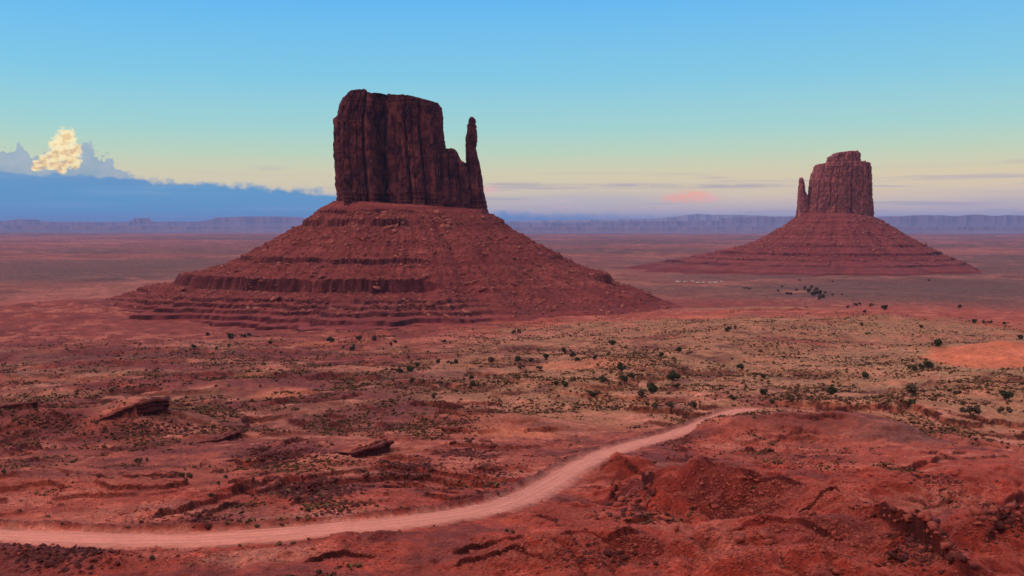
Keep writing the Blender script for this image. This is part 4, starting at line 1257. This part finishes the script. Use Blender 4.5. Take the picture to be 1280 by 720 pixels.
# loose stones lying thickly on the rubble fields
def rubble_fields():
    rg = np.random.default_rng(77)
    def field_points(fields):
        C = []; S = []
        for (px, py, wx, wy, n, sz) in fields:
            a = px + rg.normal(0, wx * .5, n); b = py + rg.normal(0, wy * .5, n)
            m = max(14, n // 8)          # solved for some, jittered for the rest
            H = hit(a[:m], b[:m])
            k = rg.integers(0, m, n)
            sc = H[k, 1] * 0.010
            x = H[k, 0] + rg.normal(0, 1, n) * sc; y = H[k, 1] + rg.normal(0, 1, n) * sc * 1.6
            C.append(np.stack([x, y, ground_z(x, y)], 1)); S.append(np.clip(rg.lognormal(math.log(sz), .5, n), .08, 1.2))
        C = np.concatenate(C); S = np.concatenate(S)
        rd, _, _ = road_dist(C[:, 0], C[:, 1])
        ok = rd > ROAD_HALF + 1
        return C[ok], S[ok]
    C, S = field_points([(965, 625, 110, 34, 3600, .17), (1060, 610, 70, 34, 1200, .17), (640, 690, 90, 18, 1800, .14), (1150, 690, 70, 24, 900, .17), (900, 690, 90, 20, 900, .16),
                         (700, 640, 80, 30, 700, .14), (850, 640, 60, 30, 700, .15), (1000, 560, 90, 20, 500, .2), (1240, 670, 50, 30, 400, .16), (430, 690, 80, 18, 500, .14), (240, 695, 90, 14, 700, .14), (1200, 620, 80, 30, 900, .14), (800, 690, 120, 22, 1500, .14), (1050, 690, 120, 24, 1600, .15), (300, 620, 240, 40, 1800, .15), (560, 600, 90, 40, 1200, .17), (100, 620, 120, 40, 900, .15), (900, 560, 120, 24, 900, .2)])
    Vr, Fr = rock_batch(C + np.array([0, 0, .03]), S, 5, .75)
    o = mesh_obj('rubble', Vr, Fr, M_BOULDER, smooth=False)
    tag(o, 'loose red clods and stones strewn over the bare slopes of the near hills', 'rubble', kind='stuff')
    C, S = field_points([(395, 612, 46, 12, 650, .44), (505, 588, 34, 13, 420, .36), (355, 570, 56, 12, 500, .42), (590, 566, 46, 12, 330, .38), (850, 552, 20, 9, 350, .26),
                         (195, 536, 34, 10, 320, .5), (80, 690, 100, 16, 650, .24), (240, 650, 70, 9, 300, .24), (790, 638, 42, 22, 420, .28), (255, 537, 40, 8, 350, .4),
                         (50, 530, 60, 9, 260, .42), (560, 530, 50, 8, 400, .34), (420, 640, 30, 8, 200, .22), (1150, 682, 30, 18, 500, .26), (1250, 646, 30, 8, 300, .26), (740, 694, 50, 8, 300, .2),
                         (1000, 575, 40, 10, 300, .22), (1170, 602, 40, 6, 300, .22), (620, 625, 30, 8, 200, .22), (610, 590, 30, 12, 300, .28)])
    Vr, Fr = rock_batch(C + np.array([0, 0, .03]), S, 6, .8)
    o = mesh_obj('rubble', Vr, Fr, M_LEDGE, smooth=False)
    tag(o, 'dark broken rock rubble heaped below the ledges', 'rubble', kind='stuff')


rubble_fields()


def rock_ledge(C, drop, label, layers, over, seed):
    """beds of dark rock in the face of a scarp, the upper ones reaching out over the lower"""
    P = resample(C, 0.4)
    n = len(P)
    rg = np.random.default_rng(seed)
    tang = np.gradient(P, axis=0); tang /= np.linalg.norm(tang, axis=1)[:, None]
    back = np.stack([-tang[:, 1], tang[:, 0]], 1)
    back = np.where((back * P).sum(1)[:, None] < 0, -back, back)
    sg = float(np.clip(np.hypot(*P.mean(0)) / 260.0, .6, 2.2))
    zt = np.max([ground_z(P[:, 0] + back[:, 0] * q, P[:, 1] + back[:, 1] * q) for q in (.8, 1.6, 2.4, 3.4)], 0)
    zb = np.min([ground_z(P[:, 0] - back[:, 0] * q, P[:, 1] - back[:, 1] * q) for q in (1.2, 2.4, 3.4)], 0) - .15
    k3 = np.ones(9) / 9
    zt = np.convolve(np.pad(zt, 4, 'edge'), k3, 'valid'); zb = np.convolve(np.pad(zb, 4, 'edge'), k3, 'valid')
    t = np.linspace(0, 1, n); arc = t * n * .4
    env = np.clip(np.minimum(t / .6, (1 - t) / .05), 0, 1) ** .7
    root = empty('rock_ledge', (P[n // 2, 0], P[n // 2, 1], zb[n // 2]))
    tag(root, label, 'rock ledge')
    org = np.array(root.location)
    H = np.maximum(zt - zb, .3)
    for k in range(layers):
        last = k == layers - 1
        blk = np.cumsum(rg.random(n) < .22) % 61
        jag = rg.normal(0, .34, 61)[blk] + .4 * fbm2(arc / 3.0, arc * 0 + k * 3.1, 4, seed + k)
        front = -(over * (.25 + .75 * k / max(1, layers - 1))) * env + jag * .8 * sg
        cuts_ = [0, .45, .8, 1] if layers == 3 else [0, .3, .58, .84, 1] if layers == 4 else [0, .7, 1]
        a0, a1 = cuts_[k], cuts_[k + 1] - .04
        z0 = zb + H * a0; z1 = zb + H * a1 + rg.normal(0, .10, 61)[blk] * H * .4
        if last:
            z1 = zt + .05 + np.abs(rg.normal(0, .12, 61)[blk])
        rows = []
        for f, z in ((2.5, z0), (front + .25, z0), (front, z0 + .3 * (z1 - z0)), (front + .05, z1 - .12), (front + .22, z1), (front + 1.2, z1 - (.06 if last else .05)), (front + 2.4, z1 - .9)):
            f = f * np.ones(n)
            rows.append(np.stack([P[:, 0] + back[:, 0] * f, P[:, 1] + back[:, 1] * f, z], 1))
        R = np.array(rows); nv = len(rows)
        caps = [np.array([[i * n for i in range(nv)]])[:, ::-1], np.array([[i * n + n - 1 for i in range(nv)]])]
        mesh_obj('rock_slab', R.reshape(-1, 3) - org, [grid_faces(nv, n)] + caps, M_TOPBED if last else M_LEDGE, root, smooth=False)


for i_, (pts_, drop_, fall_, label_, lay_, over_) in enumerate(LEDGES):
    rock_ledge(_SC[i_][0], drop_, label_, lay_, over_, 3 + i_)

# ------------------------------------------------------------------ plants
def bush_proto(name, seed, mat, n=420, tall=1.0):
    """irregular shrub: a clump of small leaf sprays on a short forked trunk; unit half-width"""
    rg = np.random.default_rng(seed)
    nl = rg.integers(4, 7)
    lobes = np.stack([rg.normal(0, .42, nl), rg.normal(0, .42, nl), rg.uniform(.45, 1.1, nl) * tall], 1)
    lr = rg.uniform(.32, .58, nl)
    k = rg.integers(0, nl, n)
    d = rg.normal(size=(n, 3)); d /= np.linalg.norm(d, axis=1)[:, None]
    P = lobes[k] + d * (lr[k] * rg.uniform(.55, 1.1, n))[:, None]
    P[:, 2] = np.maximum(P[:, 2], .08)
    sz = rg.uniform(.09, .19, n)
    a = rg.normal(size=(n, 3)); a /= np.linalg.norm(a, axis=1)[:, None]
    b = np.cross(a, rg.normal(size=(n, 3))); b /= np.linalg.norm(b, axis=1)[:, None]
    q = np.stack([P + a * sz[:, None], P + b * sz[:, None] * .7, P - a * sz[:, None], P - b * sz[:, None] * .7], 1).reshape(-1, 3)
    Fq = np.arange(n * 4).reshape(-1, 4)
    # denser heart so the middle is not see-through
    v, f = ICO2
    hv = []; hf = []; base = len(q)
    for i in range(nl):
        w = v * lr[i] * .62 * (1 + .22 * rg.normal(size=(len(v), 1))) + lobes[i]
        w[:, 2] = np.maximum(w[:, 2], .05)
        hv.append(w); hf.append(f + base); base += len(v)
    root = mesh_obj(name, np.concatenate([q] + hv), [Fq, np.concatenate(hf)], mat, smooth=False)
    # trunk
    tv = []; tf = []
    for i in range(min(nl, 4)):
        m = 6
        ang = np.linspace(0, 2 * math.pi, m, endpoint=False)
        ring = np.stack([np.cos(ang), np.sin(ang), ang * 0], 1)
        st = np.array([[0, 0, -.1], lobes[i] * .5 * np.array([.6, .6, 1]), lobes[i]])
        rr = (.09, .06, .03)
        bb = sum(len(x) for x in tv)
        tv.append(np.concatenate([ring * rr[j] + st[j] for j in range(3)]))
        tf.append(grid_faces(3, m, True) + bb)
    tr = mesh_obj('trunk', np.concatenate(tv), np.concatenate(tf), M_BARK, root)
    return root, tr


JUN = [bush_proto('juniper_shrub', 300 + i, M_JUNIPER) for i in range(5)]
GRE = [bush_proto('greasewood_shrub', 330 + i, M_GREYBUSH, 300) for i in range(3)]
TALL = [bush_proto('juniper_tree', 350, M_JUNIPER, 500, 1.9)]
_pused = set()


def put_bush(px, py, half_px, label, group=None, kind='j', cat='shrub', flat=1.0):
    rg = random.Random(int(px * 31 + py * 7))
    protos = {'j': JUN, 'g': GRE, 't': TALL}[kind]
    root, tr = protos[rg.randrange(len(protos))]
    p = _BH[(px, py)]
    s = half_px / F * p[1] * 1.12
    if root.name in _pused:
        r2 = root.copy(); COL.objects.link(r2)
        t2 = tr.copy(); COL.objects.link(t2); t2.parent = r2
    else:
        _pused.add(root.name); r2 = root
    r2.location = (p[0], p[1], p[2] - .05 * s)
    r2.rotation_euler = (0, 0, rg.uniform(0, 6.28))
    r2.scale = (s, s, s * flat * rg.uniform(.85, 1.1))
    tag(r2, label, cat, group)


SINGLE = [
    (776.7, 463, 6.0, 't', 'tall dark green juniper standing highest among the shrubs above the road'),
    (784, 477, 5.8, 'j', 'rounded grey green shrub just below the tall juniper'),
    (815, 487, 9.5, 'j', 'wide dark juniper clump, largest of the shrubs above the road bend'),
    (803, 494, 6.5, 'g', 'grey brown bush touching the lower left of the widest juniper clump'),
    (841, 471, 8.0, 'j', 'broad green shrub on the tan slope right of the tall juniper'),
    (751, 476, 5.0, 'j', 'dark round shrub to the left of the tall juniper'),
    (705.5, 481, 5.5, 'j', 'dark round shrub beside a low grey patch, left of the road bend shrubs'),
    (739.5, 494, 5.0, 'j', 'dark shrub standing alone on the dark ground left of the widest clump'),
    (816.5, 509, 5.5, 'g', 'low brownish shrub below the widest juniper clump, left of a paler one'),
    (838, 510, 5.5, 'g', 'pale brownish shrub just above the dirt road, between two darker ones'),
    (868, 507, 6.5, 'g', 'spreading brown bush right above the top of the dirt road'),
    (916, 497, 4.5, 'j', 'small dark round shrub above the far end of the dirt road'),
    (952.5, 492, 6.0, 'j', 'greenish shrub above the spot where the road passes behind the hill'),
    (965, 503, 4.5, 'g', 'small grey bush closest to where the road passes behind the hill'),
    (989.6, 499, 6.5, 'g', 'brownish bush behind the crest of the hill that hides the road'),
    (1040, 489, 8.0, 'j', 'wide low shrub on the slope above the hill that hides the road'),
    (1139.6, 490, 10.0, 'g', 'wide grey bush above a darker shrub at the foot of the right slope'),
    (1138, 505, 5.5, 'j', 'dark shrub directly below the wide grey bush on the right'),
    (1214.6, 516, 10.5, 'g', 'largest brownish bush on the right, below the orange sand patch'),
    (1256, 495, 8.0, 'j', 'dark green shrub just below the orange sand patch'),
    (1256, 514, 7.0, 'g', 'pale bush right of the largest brownish bush'),
    (1191.7, 490, 4.5, 'j', 'small shrub left below the orange sand patch'),
    (1172, 430, 6.5, 'j', 'dark green shrub upper left of the orange sand patch'),
    (1157.5, 457, 6.5, 'j', 'dark shrub in the gully left of the orange sand patch, right one of a pair'),
    (1146, 460, 5.5, 'j', 'dark shrub in the gully left of the orange sand patch, left one of a pair'),
    (1083, 470, 5.2, 'j', 'dark shrub alone on the open brown slope left of the gully'),
    (1105, 385, 4.5, 'j', 'dark shrub on the plain at the edge of the grey flat, below the smaller butte'),
    (190, 699, 4.5, 'g', 'small green bush right below the road near the lower left corner'),
    (637, 665, 5.0, 'g', 'small bush on the red mound in front of the middle of the road'),
    (232, 598, 6.5, 'g', 'grey green bush above the tilted strata left of the road'),
    (1274, 422, 4.0, 'j', 'small dark shrub on the right edge, above the orange sand patch'),
]
_BH = {}


def solve_bushes(lst):
    H = hit([q[0] for q in lst], [q[1] + q[2] * .55 for q in lst])
    for q, h_ in zip(lst, H):
        _BH[(q[0], q[1])] = h_


solve_bushes(SINGLE)
for (px, py, hp, kd, lb) in SINGLE:
    put_bush(px, py, hp, lb, 'desert shrubs', kd, 'tree' if kd == 't' else 'shrub', 1.0 if kd != 't' else .8)
GROUPS = [
    ('small dark juniper shrub in the scattered row across the plain below the large butte', 'shrubs in the row below the large butte',
     [(647, 449, 5), (663, 450, 4), (683, 445, 5), (705, 439, 4.6), (716, 444, 4), (722, 449, 4), (743, 448, 4), (764, 429, 4.8), (612, 450, 5.2), (547, 452, 4), (571, 452, 4.2),
      (563, 454, 3), (522.7, 456, 3.2), (514, 462, 5.5), (499, 465, 4), (645.5, 416, 5), (555, 427, 3.6)]),
    ('small dark shrub on the pink sand at the left foot of the large butte', 'shrubs at the left foot of the large butte',
     [(449, 424, 4.2), (469, 424, 4), (442, 436, 3.8), (489, 431, 3.2), (494, 428, 2.6), (241, 434, 3.4), (259, 418, 3.2), (287, 422, 5), (308, 420, 3.6), (271, 436, 2.6), (287, 434, 2.6),
      (413, 426, 4.8), (429, 434, 2.4), (338, 429, 3.2), (351, 441, 2.6), (412, 457, 2.8)]),
    ('shrub among the loose scatter on the tan slope above the dirt road', 'shrubs on the tan slope above the road',
     [(826, 444, 4.6), (850, 438, 4), (848, 483, 4.2), (926, 460, 4.6), (953, 471, 4.2), (652, 460, 2.6), (674, 461, 3), (694, 480, 4), (717, 475, 3.4), (543, 496, 4), (592, 480, 5), (589, 472, 3), (515, 477, 3.6), (910, 412, 4), (918, 410, 3)]),
    ('dark shrub on the plain between the grey flat and the tan slopes at right', 'shrubs beside the grey flat',
     [(1089, 382, 3), (1072, 381, 2.6), (1199, 383, 3.4), (1219, 402, 4), (1230, 403, 2.8), (1238, 403, 2.6), (1255, 404, 2.6), (1150, 409, 2.6), (1077, 406, 3), (1085, 417, 2.2), (1082, 390, 2.2), (1008, 384, 1.8), (1060, 384, 2)]),
    ('dark shrub in the dense thicket on the plain below the smaller butte', 'shrubs in the thicket below the smaller butte',
     [(972, 363, 3), (984, 366, 4), (988, 367, 3.4), (1000, 350, 2), (1005, 360, 4), (1012, 363, 5), (1018, 367, 5.5), (1024, 366, 5), (1028, 370, 4.5), (1023, 372, 5), (1014, 359, 3.6), (1032, 365, 3.4), (996, 362, 3), (1040, 368, 2.2), (1053, 368, 2.2),
      (930, 360, 2.4), (935, 360, 3), (978, 358, 2.2), (1041, 352, 2), (1161, 350, 2.6), (1020, 361, 4)]),
    ('small low bush on the red ground above the road at the left', 'bushes above the left part of the road',
     [(274, 604, 3.4), (283, 596, 3.6), (263, 619, 4), (173, 576, 5.5), (310, 654, 3), (322, 659, 3.5), (352, 657, 3), (60, 646, 2.4), (77, 655, 2.6), (160, 660, 2.6), (25, 640, 2.4), (395, 645, 3.2), (5, 592, 3.6), (185, 575, 3)]),
]
for lb, gp, pts in GROUPS:
    solve_bushes(pts)
    for (px, py, hp) in pts:
        put_bush(px, py, hp * (.72 if 'thicket' in lb else 1), lb, gp, 'g' if (int(px * 7) % 3 == 0 or 'low bush' in lb) else 'j')
for pl in (JUN, GRE, TALL):
    for root, tr in pl:
        if root.name not in _pused:
            bpy.data.objects.remove(tr); bpy.data.objects.remove(root)


def sage_cover():
    """low sagebrush and dry bunch grass dotting the ground"""
    rg = np.random.default_rng(5)
    n = 420000
    u = rg.random(n)
    yq = 292 + u * 440
    rd2 = np.geomspace(110, 2600, 8000)
    y2 = HORIZON - E(rd2) / rd2 * F
    r = np.interp(-yq, -y2, rd2)
    a = rg.uniform(-math.radians(28.6), math.radians(28.6), n)
    r = r * (1 + rg.normal(0, .02, n))
    x, y = r * np.sin(a), r * np.cos(a)
    d = fbm2(x / 60.0, y / 60.0, 4, 201) * 1.0 + fbm2(x / 13.0, y / 13.0, 3, 203) * .6
    mid = sstep(320, 480, r)
    leftlow = (1 - sstep(-30, 10, x)) * sstep(165, 200, r) * (1 - sstep(380, 480, r))
    dens = -.10 + .76 * mid + .14 * mid * sstep(-50, 120, x) + .34 * leftlow - .3 * (1 - sstep(200, 320, r)) * sstep(-20, 20, x) - .4 * (1 - sstep(165, 185, r))
    keep = (d + rg.normal(0, .24, n) > .80 - dens) & (r < 1180 + 60 * np.sin(a * 23) + rg.normal(0, 40, n))
    x, y, r = x[keep], y[keep], r[keep]
    rd, _, _ = road_dist(x, y)
    b1 = np.hypot((x - BUTTE1[0]) / 430, (y - BUTTE1[1]) / 250) > 1
    sx, sd = W(1255, 447, 690)[0], 690
    sand = np.hypot((x - sx) / 56, (y - sd) / 56) > 1
    ok = (rd > ROAD_HALF + 1.2) & b1 & sand
    x, y, r = x[ok], y[ok], r[ok]
    z = ground_z(x, y)
    S = np.clip(rg.lognormal(math.log(.25), .52, len(x)), .10, .80) * (1 + 1.0 * sstep(260, 620, r))
    m = len(x)
    # each tuft: a few upright leaf blades and a low crown
    kb = 6
    ang = rg.uniform(0, 6.28, (m, kb))
    lean = rg.uniform(.5, 1.0, (m, kb))
    hh = rg.uniform(.55, 1.05, (m, kb))
    ca, sa = np.cos(ang), np.sin(ang)
    w = .42
    base = np.stack([x, y, z], 1)[:, None, :]
    def pt(rad_, side, hz):
        return np.stack([ca * rad_ - sa * side, sa * rad_ + ca * side, hz], -1) * S[:, None, None] + base
    p0 = pt(.05 + 0 * lean, -w, -.1 + 0 * hh); p1 = pt(.05 + 0 * lean, w, -.1 + 0 * hh)
    p2 = pt(lean, w * 1.1, hh * .55); p3 = pt(lean * .75, -w * .8, hh)
    V = np.stack([p0, p1, p2, p3], 2).reshape(-1, 3)
    Fq = np.arange(len(V)).reshape(-1, 4)
    o = mesh_obj('sagebrush', V, Fq, M_SAGE, smooth=False)
    tag(o, 'low sagebrush and dry bunch grass dotting the red ground', 'sagebrush', kind='stuff')


sage_cover()

# ------------------------------------------------------------------ far settlement: tiny pale buildings on the plain
def settlement():
    m1 = plain_material('pale_house_wall', (0.62, 0.58, 0.55), (0.72, 0.68, 0.64), 1.0)
    m2 = plain_material('house_roof', (0.20, 0.16, 0.16), (0.28, 0.23, 0.22), 1.0)
    m3 = plain_material('house_window', (0.03, 0.03, 0.04), (0.05, 0.05, 0.06), 1.0)
    rg = random.Random(3)
    spots = [(848, 352.5, 3.0), (857, 352.5, 2.2), (866, 351.5, 2.0), (873, 353.3, 2.6), (880, 353, 2.2), (888, 353.2, 2.0), (894.5, 353.2, 2.8), (903, 352, 2.0)]
    for k, (px, py, wp) in enumerate(spots):
        p = hit([px], [py])[0]
        w = wp / F * p[1]; dpt = w * .7; h = w * .42
        root = empty('house', tuple(p))
        root.rotation_euler = (0, 0, rg.uniform(-.5, .5))
        tag(root, 'tiny pale flat sided house in the far settlement on the plain between the buttes', 'house', 'houses of the far settlement')
        x, y = w, dpt
        V = np.array([(-x, -y, -1.5), (x, -y, -1.5), (x, y, -1.5), (-x, y, -1.5), (-x, -y, h), (x, -y, h), (x, y, h), (-x, y, h), (-x, 0, h * 1.45), (x, 0, h * 1.45)])
        mesh_obj('wall', V, [np.array([(0, 1, 5, 4), (1, 2, 6, 5), (2, 3, 7, 6), (3, 0, 4, 7)]), np.array([(4, 7, 8), (5, 9, 6)])], m1, root, smooth=False)
        e = .35
        R = np.array([(-x - e, -y - e, h - .05), (x + e, -y - e, h - .05), (x + e, 0, h * 1.45 + .1), (-x - e, 0, h * 1.45 + .1), (-x - e, y + e, h - .05), (x + e, y + e, h - .05)])
        R = np.concatenate([R, R + np.array([0, 0, .18])])
        mesh_obj('roof', R, [np.array([(0, 3, 2, 1), (3, 4, 5, 2), (6, 7, 8, 9), (9, 8, 11, 10), (0, 1, 7, 6), (5, 4, 10, 11), (1, 2, 8, 7), (2, 5, 11, 8), (3, 0, 6, 9), (4, 3, 9, 10)])], m2, root, smooth=False)


settlement()

# ------------------------------------------------------------------ air
def haze():
    m = bpy.data.materials.new('haze_air'); m.use_nodes = True
    t = NT(m.node_tree); t.n.clear()
    out = t.n.new('ShaderNodeOutputMaterial')
    pv = t.n.new('ShaderNodeVolumePrincipled')
    pv.inputs['Color'].default_value = (0.27, 0.48, 1.0, 1)
    pv.inputs['Density'].default_value = 2.2e-5
    pv.inputs['Anisotropy'].default_value = 0.0
    t.l.new(pv.outputs[0], out.inputs['Volume'])
    x, z0, z1 = 82000.0, -190.0, 690.0
    V = [(sx * x, sy * x, z) for z in (z0, z1) for sx, sy in ((-1, -1), (1, -1), (1, 1), (-1, 1))]
    Fq = np.array([(3, 2, 1, 0), (4, 5, 6, 7), (0, 1, 5, 4), (1, 2, 6, 5), (2, 3, 7, 6), (3, 0, 4, 7)])
    o = mesh_obj('haze', V, Fq, m, smooth=False)
    tag(o, 'thin blue evening haze over the valley', 'haze', kind='stuff')


haze()
